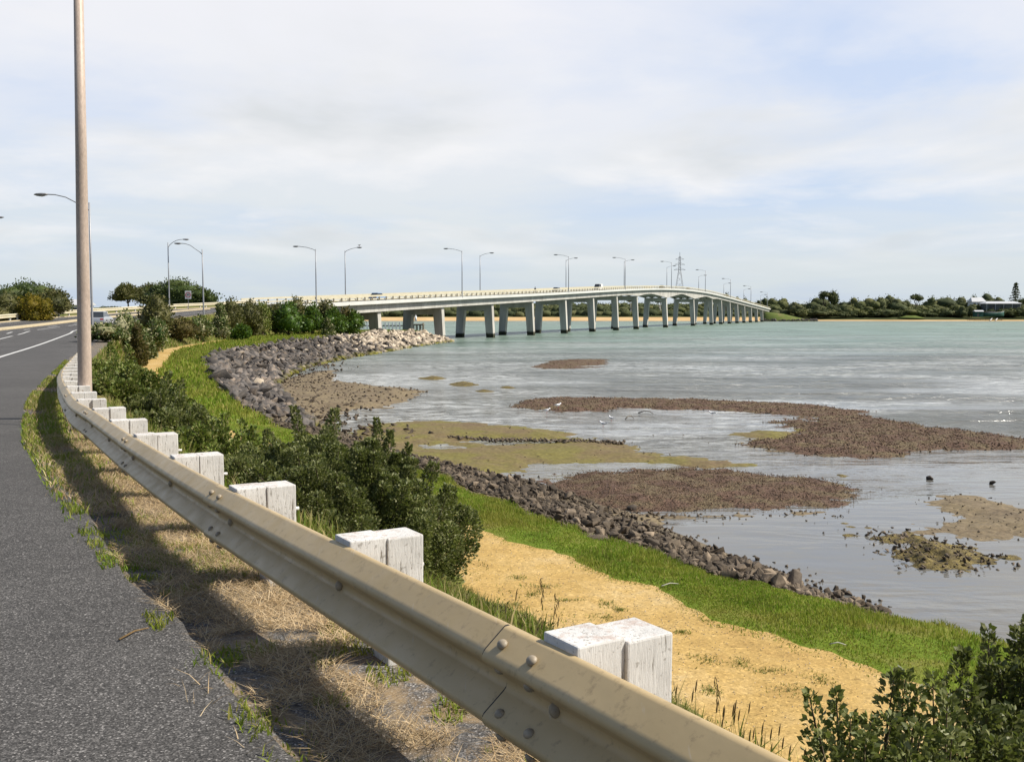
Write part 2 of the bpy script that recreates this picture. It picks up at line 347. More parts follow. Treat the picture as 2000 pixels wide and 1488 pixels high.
M['leaf_mid'] = foliage('mid_green_leaf', [(.07, .105, .02), (.13, .18, .034), (.21, .24, .06), (.28, .26, .10)], .5, .3, .25)
M['leaf_deep'] = foliage('deep_green_leaf', [(.03, .048, .012), (.055, .08, .018), (.085, .11, .03)], .5, .3, .2)
M['leaf_bright'] = foliage('bright_green_leaf', [(.035, .075, .008), (.06, .12, .012), (.08, .14, .018)], .45, .35, .25)
M['leaf_olive'] = foliage('olive_leaf', [(.05, .055, .018), (.09, .09, .028), (.14, .13, .05)], .6, .25, .2)
M['leaf_brown'] = foliage('brownish_leaf', [(.05, .05, .016), (.09, .072, .024), (.13, .10, .036)], .7, .2, .2)
M['leaf_gold'] = foliage('golden_leaf', [(.10, .085, .008), (.18, .13, .01), (.13, .11, .015)], .6, .2, .25)
M['leaf_flower'] = foliage('leaf_with_pale_flowers', [(.03, .06, .010), (.05, .085, .014), (.09, .12, .03), (.30, .29, .15), (.42, .40, .24)], .6, .25, .2)
M['leaf_far'] = foliage('far_leaf', [(.045, .058, .026), (.075, .088, .036), (.11, .115, .05)], .8, .15, .1)
M['leaf_far_light'] = foliage('far_light_leaf', [(.07, .085, .032), (.10, .11, .04), (.13, .13, .05)], .8, .15, .1)
M['bark'] = noisy('bark', [(.3, (.07, .05, .035)), (.7, (.15, .12, .09))], 6, .9, .1, bmp=.4)
M['pale_bark'] = noisy('pale_bark', [(.3, (.35, .33, .29)), (.7, (.5, .48, .44))], 3, .9, .1, bmp=.2)
M['grass'] = foliage('green_grass', [(.11, .19, .010), (.16, .27, .016), (.21, .30, .026), (.28, .29, .06), (.34, .28, .10)], .6, .2, .38, (.27, .25, .05))
M['grass_mix'] = foliage('mixed_grass', [(.10, .16, .015), (.16, .21, .03), (.26, .23, .08), (.36, .28, .14)], .6, .2, .3)
M['straw'] = foliage('dry_straw', [(.26, .17, .085), (.42, .30, .165), (.54, .41, .245), (.62, .50, .33)], .7, .2, .15)
M['seed'] = foliage('seed_heads', [(.09, .055, .025), (.16, .105, .05), (.24, .17, .08)], .8, .15, .15)
M['white'] = plain('white_paint', (.75, .75, .74), .5)
M['feather'] = plain('white_feather', (.85, .85, .86), .6, var=.03)
M['roof'] = plain('pale_roof', (.50, .51, .52), .5, var=.06, scale=.4)
M['glass'] = plain('dark_glass', (.03, .035, .04), .12, .5)
M['tyre'] = plain('tyre_rubber', (.025, .025, .025), .8)
M['chrome'] = plain('wheel_rim', (.35, .35, .36), .3, .5, .6)
M['teal'] = plain('teal_boards', (.018, .075, .06), .7, var=.25, scale=.5)
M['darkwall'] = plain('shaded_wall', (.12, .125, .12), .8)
M['redpaint'] = plain('red_paint', (.45, .05, .06), .5)
M['skin'] = plain('skin', (.42, .26, .19), .6); M['cloth'] = plain('dark_clothes', (.05, .06, .09), .8); M['hair'] = plain('dark_hair', (.02, .018, .015), .6)
M['timber_grey'] = noisy('grey_timber', [(.3, (.10, .085, .065)), (.7, (.20, .17, .13))], 1.5, .85, bmp=.2)
M['steel'] = plain('lattice_steel', (.36, .34, .34), .5, .4, .4)

M['tar_and_lap_shade'] = plain('tar_and_lap_shade', (.018, .018, .018), .6)  # black of the road crack, and of the shade painted at rail laps
# ------------------------------------------------------------------ curves
def cr(pts, u):
    """Catmull-Rom through pts at parameter array u (0..n-1)"""
    P = np.asarray(pts, float); n = len(P); P = np.vstack([2*P[0]-P[1], P, 2*P[-1]-P[-2]])
    u = np.clip(np.asarray(u, float), 0, n-1-1e-9); i = np.floor(u).astype(int); f = (u-i)[:, None]
    a, b, c, d = P[i], P[i+1], P[i+2], P[i+3]
    return .5*((2*b)+(c-a)*f+(2*a-5*b+4*c-d)*f**2+(3*b-a-3*c+d)*f**3)
def interp(x, tab):
    t = np.asarray(tab, float); return np.interp(x, t[:, 0], t[:, 1])
ZR = [(-30, 4.79), (0, 4.24), (20, 3.89), (40, 3.75), (60, 3.84), (85, 4.15), (100, 4.42), (120, 5.0), (140, 5.8), (157, 6.75), (172, 7.5)]
_zy = np.linspace(-30, 172, 203); _zz = interp(_zy, ZR)
_zz = np.convolve(np.pad(_zz, 8, mode='reflect', reflect_type='odd'), np.ones(17)/17, 'valid')
def zr(y): return np.interp(y, _zy, _zz)
# rear face of the guard rail posts, from behind the camera to the bridge
BPTS = [(9.0, -11.4), (4.9, -4.45), (2.4, -.25), (.485, 2.97), (-1.37, 6.0), (-3.0, 8.85), (-4.55, 11.7), (-5.9, 14.2), (-9.3, 21.4), (-12.95, 30.2), (-16.7, 39.5), (-18.9, 45), (-23.0, 56.5), (-31, 79), (-35.6, 92), (-40.2, 117), (-41, 132), (-38.8, 148), (-34.4, 159), (-29.5, 171)]
_bu = np.linspace(0, len(BPTS)-1, 2400); _bc = cr(BPTS, _bu)
_bs = np.concatenate([[0], np.cumsum(np.linalg.norm(np.diff(_bc, axis=0), axis=1))])
def B(s): return np.stack([np.interp(s, _bs, _bc[:, 0]), np.interp(s, _bs, _bc[:, 1])], -1)
def s_of_y(y): return np.interp(y, _bc[:, 1], _bs)
def Bn(s):
    t = B(np.asarray(s)+.3)-B(np.asarray(s)-.3); t /= np.linalg.norm(t, axis=-1, keepdims=True)
    return t, np.stack([-t[..., 1], t[..., 0]], -1)          # tangent, left normal
S1 = float(s_of_y(2.97))

def rowgrid(rows):
    """rows: list of arrays (n,3); quads between neighbours"""
    n = len(rows[0]); V = np.vstack(rows); F = []
    i = np.arange(n-1)
    for r in range(len(rows)-1):
        a = r*n+i; F.append(np.stack([a, a+1, a+1+n, a+n], 1))
    return V, np.vstack(F)
def vnoise(P, scale, seed=0):
    """cheap smooth value noise on xy"""
    q = np.asarray(P)[:, :2]*scale+seed*17.3
    i = np.floor(q); f = q-i; f = f*f*(3-2*f)
    def h(a, b):
        v = np.sin(a*127.1+b*311.7+seed*3.7)*43758.5453; return v-np.floor(v)
    a, b = i[:, 0], i[:, 1]
    return (h(a, b)*(1-f[:, 0])+h(a+1, b)*f[:, 0])*(1-f[:, 1])+(h(a, b+1)*(1-f[:, 0])+h(a+1, b+1)*f[:, 0])*f[:, 1]

# ------------------------------------------------------------------ setting: terrain lofted between guide lines
GUIDE = [  # path inner edge, path outer edge, grass outer edge, foot of the stones (x, y)
 ((9.8,-2.3),(12.9,-.3),(17,4),(19,5.5)), ((2.15,10.7),(4.75,12.4),(6.5,15.8),(7.6,17.3)), ((.1,15.2),(2.4,16.3),(3.7,18.7),(5.4,22.7)),
 ((-2.7,20.3),(-.75,21.3),(.1,24.6),(1.7,31.2)), ((-6.9,28.8),(-5.2,29.7),(-3.2,30.6),(-.8,35)), ((-13.3,38.1),(-11.8,39.1),(-9.5,41),(-6.8,44)),
 ((-18.1,48.5),(-16.7,49.4),(-14.4,51.3),(-11.2,54)), ((-23.6,60.8),(-21.7,61.6),(-18.6,62.4),(-14.5,64)), ((-29.7,79),(-27.4,80),(-24.8,81),(-18.8,82)),
 ((-32.7,93),(-30.6,93.7),(-27.8,98),(-20.8,103)), ((-34.7,117),(-33.5,117.5),(-27.3,119),(-20.6,122)), ((-34.7,140),(-33.5,140),(-26.5,140),(-18.5,142)),
 ((-31,165),(-30.2,165),(-25,167),(-16.4,165)), ((-26.5,185),(-25.8,186),(-22.5,189),(-13.4,189)), ((-20.5,202),(-20,202.5),(-18,204.5),(-11.6,203.5)), ((-26,212),(-25,212),(-22,213),(-15,213))]
ZP = [1.2,1.12,1.1,1.1,1.15,1.3,1.6,1.9,2.15,2.3,2.5,2.55,2.5,2.4,2.0,-.5]
ZG = [.75,.72,.75,.85,.9,1.0,1.3,1.6,1.85,2.0,2.2,2.3,2.3,2.1,1.8,-.5]
ZF = [-.1,-.1,.0,.06,.06,.1,.12,.1,.02,-.1,-.2,-.25,-.25,-.25,-.25,-.6]
RY = [-10, 2.97, 7, 12.5, 20.5, 31, 45, 56.5, 79, 92.5, 117, 140, 157, 171, 198, 214]
ug = np.concatenate([np.arange(0, 1, .06), np.arange(1, 5, .018), np.arange(5, 15.001, .028)])
def guide(k, zt):
    p = cr([g[k] for g in GUIDE], ug); return np.column_stack([p, np.interp(ug, np.arange(16), zt)])
ry = np.interp(ug, np.arange(16), RY)
gR = np.column_stack([B(s_of_y(np.minimum(ry, 171))), zr(np.minimum(ry, 171))-.03])
fa = np.clip((ry-157)/12, 0, 1)[:, None]
tipR = np.column_stack([np.interp(ry, [157, 171, 198, 214], [-34.9, -30.5, -21.5, -28]), np.interp(ry, [157, 214], [157, 214]), np.interp(ry, [157, 170, 198, 214], [5.5, 2.6, 2.0, -.5])])
gR = gR*(1-fa)+tipR*fa
gPI, gPO, gGO, gF = guide(0, ZP), guide(1, ZP), guide(2, ZG), guide(3, ZF)
jit = lambda P, k, amp: (vnoise(P, .9, k)-.5)*amp+(vnoise(P, 3.1, k+5)-.5)*amp*.5
for gg, k in ((gPI, 1), (gPO, 2), (gGO, 3)):
    tg = np.gradient(gg[:, :2], axis=0); tg /= np.linalg.norm(tg, axis=1, keepdims=True)
    gg[:, :2] += np.stack([-tg[:, 1], tg[:, 0]], 1)*jit(gg, k, .5)[:, None]
gUW = gF.copy(); _t = np.gradient(gF[:, :2], axis=0); _t /= np.linalg.norm(_t, axis=1, keepdims=True)
gUW[:, :2] += np.stack([_t[:, 1], -_t[:, 0]], 1)*3.0; gUW[:, 2] = -.55
def strip(name, A, Bb, n, mat, amp=.05, curve=0.0, label=None):
    rows = []
    for i in range(n+1):
        f = i/n; fz = f+curve*math.sin(math.pi*f)
        P = A*(1-f)+Bb*f; P[:, 2] = A[:, 2]*(1-fz)+Bb[:, 2]*fz
        if 0 < i < n: P[:, 2] += (vnoise(P, 1.3, 11)-.5)*amp+(vnoise(P, 4.0, 12)-.5)*amp*.5
        rows.append(P)
    V, F = rowgrid(rows); o = put(name, fast(name, V, F[:, ::-1], True), mat); o['kind'] = 'structure'; return V, F
LAND = []
shoulder = gR*.9+gPI*.1; shoulder[:, 2] = gR[:, 2]-.06
LAND.append(strip('verge', gR, shoulder, 3, M['soil'], .05))
LAND.append(strip('embankment', shoulder, gPI, 16, M['soil'], .14, .05))
LAND.append(strip('path', gPI, gPO, 8, M['path'], .03))
LAND.append(strip('grass_bank', gPO, gGO, 8, M['grassbank'], .08, -.12))
LAND.append(strip('shore', gGO, gF, 10, M['shore'], .10, .05))
LAND.append(strip('shore_bed', gF, gUW, 3, M['shore'], .02))
# road, verge left of the rail, land beyond the road
ss = np.concatenate([np.arange(0, S1+35, .25), np.arange(S1+35, _bs[-1], 1.0), [_bs[-1]]])
bp = B(ss); bt, bl = Bn(ss); by = bp[:, 1]; bz = zr(by)
WID = np.interp(by, [0, 80, 120, 157, 175], [17.6, 17.6, 15.5, 12.4, 11.6])
edge = .83-.01*np.clip((by-3)/4, 0, 1)+.10*np.clip((by-12)/8, 0, 1)+.07*(vnoise(bp, 1.1, 4)-.5)*2+.04*(vnoise(bp, 4.0, 6)-.5)*2
def off(o, dz=0.0):
    o = np.broadcast_to(o, by.shape); return np.column_stack([bp+bl*o[:, None], bz+dz])
def sheet(name, rows, mat, kind='structure', smooth=True):
    V, F = rowgrid(rows); o = put(name, fast(name, V, F, smooth), mat); o['kind'] = kind; return V, F
vr = []
for f in np.linspace(0, 1, 9):
    P = off(f*1.9, -.03); P[:, 2] += (vnoise(P, 2.2, 21)-.5)*.05*(0 < f < .7) - .02*(f > .55); vr.append(P)
LAND.append(sheet('roadside_verge', vr, M['verge']))
rd = [off(edge, -.06), off(edge+.015, -.005), off(edge+.05, 0.0)]+[off(edge+.05+(WID-edge)*f, 0.0) for f in np.linspace(.1, 1, 9)]
LAND.append(sheet('road', rd, M['asphalt']))
far = [off(WID, -.02), off(WID+.8, -.05), off(WID+4, -.25), off(WID+16, -.3), off(WID+60, -.9), off(WID+300, -1.5)]
V_, F_ = rowgrid(far)
LAND.append(sheet('field', far, M['soil']))
def band(name, o0, o1, ya, yb, mat, dz=.004, dash=None, h=0.0):
    i = np.where((by >= ya) & (by <= yb))[0]
    mb = MB(); a = off(o0, dz)[i]; b = off(o1, dz)[i]; d = np.concatenate([[0], np.cumsum(np.linalg.norm(np.diff(a, axis=0), axis=1))])
    for k in range(len(i)-1):
        if dash and (d[k] % dash[1]) > dash[0]: continue
        if h:
            up = np.array((0, 0, h)); mb.hexa([a[k], b[k], b[k+1], a[k+1], a[k]+up, b[k]+up, b[k+1]+up, a[k+1]+up])
        else: mb.add([a[k], b[k], b[k+1], a[k+1]], [(0, 3, 2, 1)])
    o = mb.build(name, mat); o['kind'] = 'structure'; return o
q = WID/17.6
cs = np.array([s_of_y(15.9)+RNG.normal(0, .05)+.25*k for k in range(16)])
cp = [np.array((*(B(s_)+Bn(s_)[1]*(1.05+.28*k)), zr(B(s_)[1])+.003)) for k, s_ in enumerate(cs)]
mbk = MB()
for k in range(len(cp)-1): mbk.add([cp[k]-(0, .025, 0), cp[k]+(0, .025, 0), cp[k+1]+(0, .025, 0), cp[k+1]-(0, .025, 0)], [(0, 3, 2, 1)])
o = mbk.build('road_crack', M['tar_and_lap_shade']); o['kind'] = 'structure'
band('edge_line', 3.75*q, 3.93*q, -8, 170, M['line'])
band('lane_line', 7.25*q, 7.40*q, -8, 170, M['line'], dash=(9.0, 12.0))
band('turn_line', 8.35*q, 8.52*q, -8, 130, M['line'], dash=(3.0, 9.0))
band('median_strip', 10.0*q, 11.3*q, -8, 150, M['median'], -.05, h=.18)
band('left_edge_line', 16.4*q, 16.55*q, -8, 170, M['line'])
band('left_kerb', WID-.15, WID+.25, 60, 170, M['median'], -.05, h=.16)
# far shore: beach rising to wooded ground, from one side of the bridge end to the other
fx = np.linspace(-900, 900, 181)
fy0 = 742+7*np.sin(fx/90)+4*np.sin(fx/31+1)+np.where(fx < 150, 18*np.clip((150-fx)/200, 0, 1), 0)
def frow(dy, z): return np.column_stack([fx, fy0+dy, np.full_like(fx, z)])
bw = np.where(fx > 200, .30, 1.0)
frs = [frow(-8, -.6), frow(0, .0), frow(9*bw, 1.1*bw), frow(22*bw, 2.3*bw), frow(30*bw, 2.7*bw)]
sheet('beach', frs, M['sand'])
sheet('wooded_hill', [frow(30*bw, 2.7*bw), frow(45, 4.2), frow(90, 6.5), frow(180, 8.5), frow(420, 9), frow(900, 5)], M['wood_hill'])
# water
wv = np.array([(-7000, -60, 0), (7000, -60, 0), (7000, 12000, 0), (-7000, 12000, 0)], float)
wo_ = put('water', fast('water', wv, np.array([[0, 1, 2, 3]])), M['water']); wo_['kind'] = 'structure'
# height lookup
_V = []; _F = []; b0 = 0
for V, F in LAND:
    _V += [tuple(v) for v in V]; _F += [tuple(int(i)+b0 for i in f) for f in F]; b0 += len(V)
BVH = BVHTree.FromPolygons(_V, _F)
def gz(x, y, default=0.0):
    h = BVH.ray_cast(Vector((x, y, 60)), Vector((0, 0, -1)))
    return h[0].z if h[0] is not None else default
# ------------------------------------------------------------------ tidal flats: low mounds that rise through the water
def inside(P, poly):
    x, y = P[:, 0], P[:, 1]; r = np.zeros(len(P), bool); n = len(poly)
    for i in range(n):
        (x0, y0), (x1, y1) = poly[i], poly[(i+1) % n]
        c = ((y0 > y) != (y1 > y)) & (x < (x1-x0)*(y-y0)/((y1-y0) or 1e-9)+x0); r ^= c
    return r
def sdist(P, poly):
    d = np.full(len(P), 1e9); n = len(poly)
    for i in range(n):
        a, b = np.array(poly[i]), np.array(poly[(i+1) % n]); ab = b-a
        t = np.clip(((P-a)@ab)/(ab@ab+1e-9), 0, 1); d = np.minimum(d, np.linalg.norm(P-a-t[:, None]*ab, axis=1))
    return np.where(inside(P, poly), d, -d)
FLATS = []
def flat(name, px, mat, hmax=.16, slope=.12, n=150, rag=.6, seed=1, rough=.05, holes=()):
    poly = [tuple(G(a, b)[:2]) for a, b in px]; Q = np.array(poly)
    lo, hi = Q.min(0)-2, Q.max(0)+2
    nx = n; ny = n
    gx, gy = np.meshgrid(np.linspace(lo[0], hi[0], nx), np.linspace(lo[1], hi[1], ny)); P = np.column_stack([gx.ravel(), gy.ravel()])
    sd = sdist(P, poly)
    for hl in holes:
        sd = np.minimum(sd, -sdist(P, [tuple(G(a, b)[:2]) for a, b in hl]))
    sd = sd+(vnoise(P, .35, seed)-.5)*2.4*rag+(vnoise(P, 1.1, seed+1)-.5)*1.3*rag+(vnoise(P, 3.3, seed+2)-.5)*.6*rag
    z = np.clip(sd*slope, -.2, hmax)+(vnoise(P, 1.7, seed+3)-.5)*rough+(vnoise(P, 4.5, seed+4)-.5)*rough*.8
    ii = np.arange(nx*ny).reshape(ny, nx); F = np.stack([ii[:-1, :-1].ravel(), ii[:-1, 1:].ravel(), ii[1:, 1:].ravel(), ii[1:, :-1].ravel()], 1)
    F = F[(z[F] > -.05).any(1)]; use = np.unique(F); mp = np.full(nx*ny, -1); mp[use] = np.arange(len(use))
    V = np.column_stack([P, z])[use]
    o = put(name, fast(name, V, mp[F], True), mat); o['kind'] = 'structure'; o['label'] = ''
    del o['label']; FLATS.append((name, V, P, sd, z)); return V
def above(V, k, zmin=.02):
    c = V[V[:, 2] > zmin]; i = RNG.integers(0, len(c), k); return c[i]+np.column_stack([RNG.normal(0, .28, (k, 2)), np.zeros(k)])
bars = []
bars.append(flat('gravel_bar', [(1040,716),(1060,708),(1105,702),(1182,702),(1180,712),(1125,716),(1170,717),(1120,720),(1060,720)], M['gravel'], .18, .06, 90, .5, 1))
bars.append(flat('gravel_bar', [(968,796),(1010,788),(1090,779),(1200,780),(1350,782),(1500,788),(1600,796),(1700,806),(1748,813),(1710,820),(1560,818),(1440,806),(1340,800),(1230,799),(1180,805),(1100,806),(1030,802)], M['gravel'], .15, .09, 220, .95, 2, .07))
bars.append(flat('gravel_bar', [(1415,873),(1460,862),(1530,846),(1540,828),(1600,819),(1720,822),(1800,832),(1900,842),(2000,854),(2150,868),(2150,876),(2000,880),(1850,884),(1700,887),(1560,887),(1470,880)], M['gravel'], .18, .09, 220, .95, 3, .08))
bars.append(flat('gravel_bar', [(1040,955),(1100,930),(1200,919),(1350,914),(1480,925),(1570,935),(1640,955),(1668,975),(1655,992),(1560,1003),(1450,1003),(1300,1003),(1180,1003),(1100,990)], M['gravel'], .20, .08, 220, .8, 5, .06))
ol = flat('weedy_flat', [(640,860),(700,835),(760,824),(860,821),(1000,832),(1130,846),(1195,855),(1240,870),(1255,881),(1350,893),(1455,909),(1380,913),(1280,903),(1130,903),(1050,907),(1000,920),(960,930),(900,930),(820,925),(700,900),(600,880)], M['olive'], .13, .07, 220, .35, 6, .04,
     holes=([(905,863),(960,858),(1010,861),(1090,860),(1060,865),(960,867)], [(820,872),(850,868),(905,873),(850,877)], [(1120,852),(1200,858),(1240,868),(1170,862)]))
md = flat('mud_flat', [(1060,1015),(1100,985),(1250,1004),(1450,1004),(1610,1000),(1560,1008),(1420,1010),(1300,1013),(1280,1035),(1330,1060),(1250,1060),(1150,1040)], M['mud'], .16, .12, 160, .3, 7)
mf = flat('mud_flat', [(440,800),(520,755),(580,733),(645,724),(665,745),(720,752),(822,764),(810,776),(760,796),(680,800),(665,816),(640,840),(560,850),(480,840)], M['mud'], .22, .10, 200, .6, 8, .08)
mr = flat('mud_flat', [(1780,985),(1830,968),(1905,970),(1960,985),(2010,1000),(2150,1012),(2150,1058),(2000,1052),(1900,1055),(1800,1045),(1765,1035),(1800,1025),(1870,1008),(1830,998)], M['mud'], .10, .10, 170, .35, 9)
mo = flat('mud_flat', [(1430,850),(1480,841),(1535,843),(1600,824),(1560,850),(1450,864),(1490,856)], M['olive'], .12, .1, 110, .3, 10)
wd = flat('seaweed_clump', [(1718,1052),(1770,1038),(1830,1050),(1900,1070),(1922,1094),(1880,1112),(1820,1105),(1760,1080)], M['weed'], .22, .22, 150, .3, 11, .14)
for k, (a, b, w) in enumerate([(845,739,26),(905,751,34),(945,764,16),(1690,1030,16),(1660,1045,12),(1700,1056,9),(1415,1038,14),(1968,1089,12),(1560,1047,9),(1640,928,9),(1500,920,10),(1940,1145,22),(1650,946,8),(990,757,15),(1640,1022,10)]):
    flat('weed_patch', [(a-w,b),(a-w*.3,b-w*.14),(a+w*.5,b-w*.10),(a+w,b+1),(a+w*.3,b+w*.13),(a-w*.5,b+w*.1)], M['weed'], .14, .2, 46, .15, 20+k, .07)

# ------------------------------------------------------------------ rocks
def hull_rock(seed, n=16, sq=(1, .8, .65), box=.55):
    rr = np.random.default_rng(seed); p = rr.normal(size=(n, 3)); p /= np.linalg.norm(p, axis=1)[:, None]
    p = np.sign(p)*np.abs(p)**box; p = p*sq*rr.uniform(.75, 1.08, (n, 1))*.55
    bm = bmesh.new(); [bm.verts.new(v) for v in p]; r = bmesh.ops.convex_hull(bm, input=bm.verts[:])
    bmesh.ops.delete(bm, geom=[v for v in bm.verts if not v.link_faces], context='VERTS')
    bmesh.ops.bevel(bm, geom=bm.edges[:], offset=.007, segments=1, affect='EDGES', clamp_overlap=True)
    bmesh.ops.triangulate(bm, faces=bm.faces[:]); bm.normal_update()
    bm.verts.ensure_lookup_table(); V = np.array([v.co[:] for v in bm.verts]); F = np.array([[v.index for v in f.verts] for f in bm.faces]); bm.free(); return V, F
ROCKS = [hull_rock(100+i, 9+i % 3, s) for i, s in enumerate([(1,.8,.6),(1.1,.7,.55),(.9,.9,.7),(1.2,.75,.5),(1,.65,.65),(1.05,.85,.45)])]
CHIPS = []
for i in range(4):
    rr = np.random.default_rng(50+i); a = np.array([(1,0,0),(-1,0,0),(0,1,0),(0,-1,0),(0,0,1),(0,0,-1)], float)*.5
    a = a*rr.uniform(.6, 1.1, (6, 1))*(1,.85,.6)+rr.normal(0, .08, (6, 3))
    CHIPS.append((a, np.array([(0,2,4),(2,1,4),(1,3,4),(3,0,4),(2,0,5),(1,2,5),(3,1,5),(0,3,5)])))
def rotm(n, tilt=.5):
    a = RNG.uniform(0, 2*np.pi, n); b = RNG.normal(0, tilt, n); c = RNG.normal(0, tilt, n)
    ca, sa, cb, sb, cc, sc = np.cos(a), np.sin(a), np.cos(b), np.sin(b), np.cos(c), np.sin(c); z = np.zeros(n); o = np.ones(n)
    A = np.array([[ca, -sa, z], [sa, ca, z], [z, z, o]]).transpose(2, 0, 1); Bm = np.array([[cb, z, sb], [z, o, z], [-sb, z, cb]]).transpose(2, 0, 1)
    C = np.array([[o, z, z], [z, cc, -sc], [z, sc, cc]]).transpose(2, 0, 1); return A@Bm@C
def scatter(protos, pos, size, tilt=.5):
    VV = []; FF = []; b = 0; n = len(pos); k = RNG.integers(0, len(protos), n); Rm = rotm(n, tilt)
    for j, (V, F) in enumerate(protos):
        i = np.where(k == j)[0]
        if not len(i): continue
        P = np.einsum('nij,vj->nvi', Rm[i], V)*size[i][:, None, None]+pos[i][:, None, :]
        VV.append(P.reshape(-1, 3)); FF.append((F[None]+(np.arange(len(i))*len(V))[:, None, None]+b).reshape(-1, 3)); b += len(i)*len(V)
    return np.vstack(VV), np.vstack(FF)
def ground(P): return np.array([gz(x, y) for x, y in P[:, :2]])
def rocks(pos, size, mat, name, label, group, top, stuff_name, tilt=.45):
    """the TOP rocks that show largest are objects of their own, the rest one mass"""
    pos = np.asarray(pos); size = np.asarray(size); app = size/np.maximum(1, pos[:, 1]); od = np.argsort(-app)
    ms = []
    for j, (V, F) in enumerate(ROCKS): me = fast(name, V, F); me.materials.append(mat); ms.append(me)
    Rm = rotm(len(pos), tilt)
    for i in od[:top]:
        o = bpy.data.objects.new(name, ms[int(RNG.integers(0, len(ms)))]); COL.objects.link(o)
        o.matrix_world = Matrix.Translation(pos[i].tolist()) @ Matrix(Rm[i].tolist()).to_4x4() @ Matrix.Scale(float(size[i]), 4)
        tag(o, label, 'rock', group)
    if len(od) > top:
        i = od[top:]; V, F = scatter(ROCKS, pos[i], size[i], tilt); tag(put(stuff_name, fast(stuff_name, V, F), mat), kind='stuff')
def along(u0, u1, n):
    """random points between grass edge and foot of the stones; returns positions and cross parameter"""
    u = RNG.uniform(u0, u1, n); f = RNG.uniform(0, 1, n)
    a = np.stack([np.interp(u, ug, gGO[:, k]) for k in range(3)], 1); b = np.stack([np.interp(u, ug, gF[:, k]) for k in range(3)], 1)
    return u, f, a*(1-f[:, None])+b*f[:, None]
# big stones of the sea wall, pale at the point
u, f, P = along(5.3, 13.9, 4600)
keep = (f < .96) & (RNG.uniform(size=len(u)) < np.clip((u-5.0)/1.2, .25, 1)); u, f, P = u[keep], f[keep], P[keep]
size = RNG.choice([.42, .62, .85, 1.15], len(u), p=[.32, .35, .23, .10])*RNG.uniform(.8, 1.25, len(u))*np.where(u > 11.3, 1.3, 1.0)*np.clip(.55+.45*(u-5.3)/1.5, .55, 1)
P[:, 2] = [gz(x, y) for x, y in P[:, :2]]; P[:, 2] += .12*size
pale = RNG.uniform(size=len(u)) < np.clip((u-10.7)/1.1, 0.03, .93)
rocks(P[~pale], size[~pale], M['basalt'], 'dark_boulder', 'dark grey angular boulder piled in the sea wall below the far grass strip', 'dark boulders of the sea wall', 280, 'boulder_rubble')
rocks(P[pale], size[pale], M['sandstone'], 'pale_boulder', 'pale tan angular boulder piled on the point beside the bridge', 'pale boulders on the point', 170, 'pale_rubble')
# nearer rubble along the grass bank
u, f, P = along(1.08, 5.2, 24000)
edgep = np.interp(u, [1.0, 1.6, 2, 3, 4, 5.2], [.75, .6, .42, .34, .32, .28]); dens = np.exp(-((f-edgep)/np.interp(u, [1, 1.5, 2, 3], [.18, .26, .40, .42]))**2)
keep = (RNG.uniform(size=len(u)) < dens) & (f > .05); u, f, P = u[keep], f[keep], P[keep]
size = RNG.choice([.06, .09, .13, .18, .25, .34], len(u), p=[.32, .32, .22, .10, .033, .007])*RNG.uniform(.8, 1.25, len(u))
q_ = RNG.uniform(0, 1, 420)**1.2; L_ = np.array([G(1450+285*a+RNG.normal(0, 9), 1112+92*a+RNG.normal(0, 9+5*(1-abs(2*a-1))), .03) for a in q_]); P = np.vstack([P, L_]); size = np.concatenate([size, RNG.choice([.08, .12, .18, .26], 420, p=[.35, .33, .22, .10])*RNG.uniform(.8, 1.2, 420)])
P[:, 2] = [max(gz(x, y), -.02) for x, y in P[:, :2]]; P[:, 2] += .18*size+RNG.uniform(0, .04, len(P))*(RNG.uniform(size=len(P)) < .4)
rocks(P, size, M['rubble'], 'shore_stone', 'small dark brown stone in the rubble between grass bank and mud', 'stones along the near shore', 290, 'shore_rubble', .6)
big = bpy.data.objects.new('leaning_rock', None)
c = G(1550, 1160, .05); V, F = hull_rock(31, 22, (.55, .5, 1.0)); V[:, :2] *= (1-.75*np.clip((V[:, 2:3]+.3)/1.0, 0, .9)); o = put('leaning_rock', fast('leaning_rock', V*.72, F), M['darkrock'], None, c+(0, 0, .2)); o.rotation_euler = (.1, .25, .6)
bpy.data.objects.remove(big)
tag(o, 'tall pointed dark rock standing up out of the near rubble at the water', 'rock')
for (a, b, s, lab) in [(1815,933,.29,'round brown rock alone in the grey shallows right of centre'),(1938,942,.25,'dark rock alone in the shallows near the right edge'),(1235,992,.36,'dark stone on the mud just below the brown gravel bar'),(1165,1055,.62,'broad pale grey boulder half sunk in the grass edge')]:
    c = G(a, b, .06 if s < .6 else .75); V, F = hull_rock(int(a), 26, (1, .85, .6), 1.0); o = put('lone_rock', fast('lone_rock', V*s, F), M['darkrock'] if s < .6 else M['rubble'], None, c); tag(o, lab, 'rock')
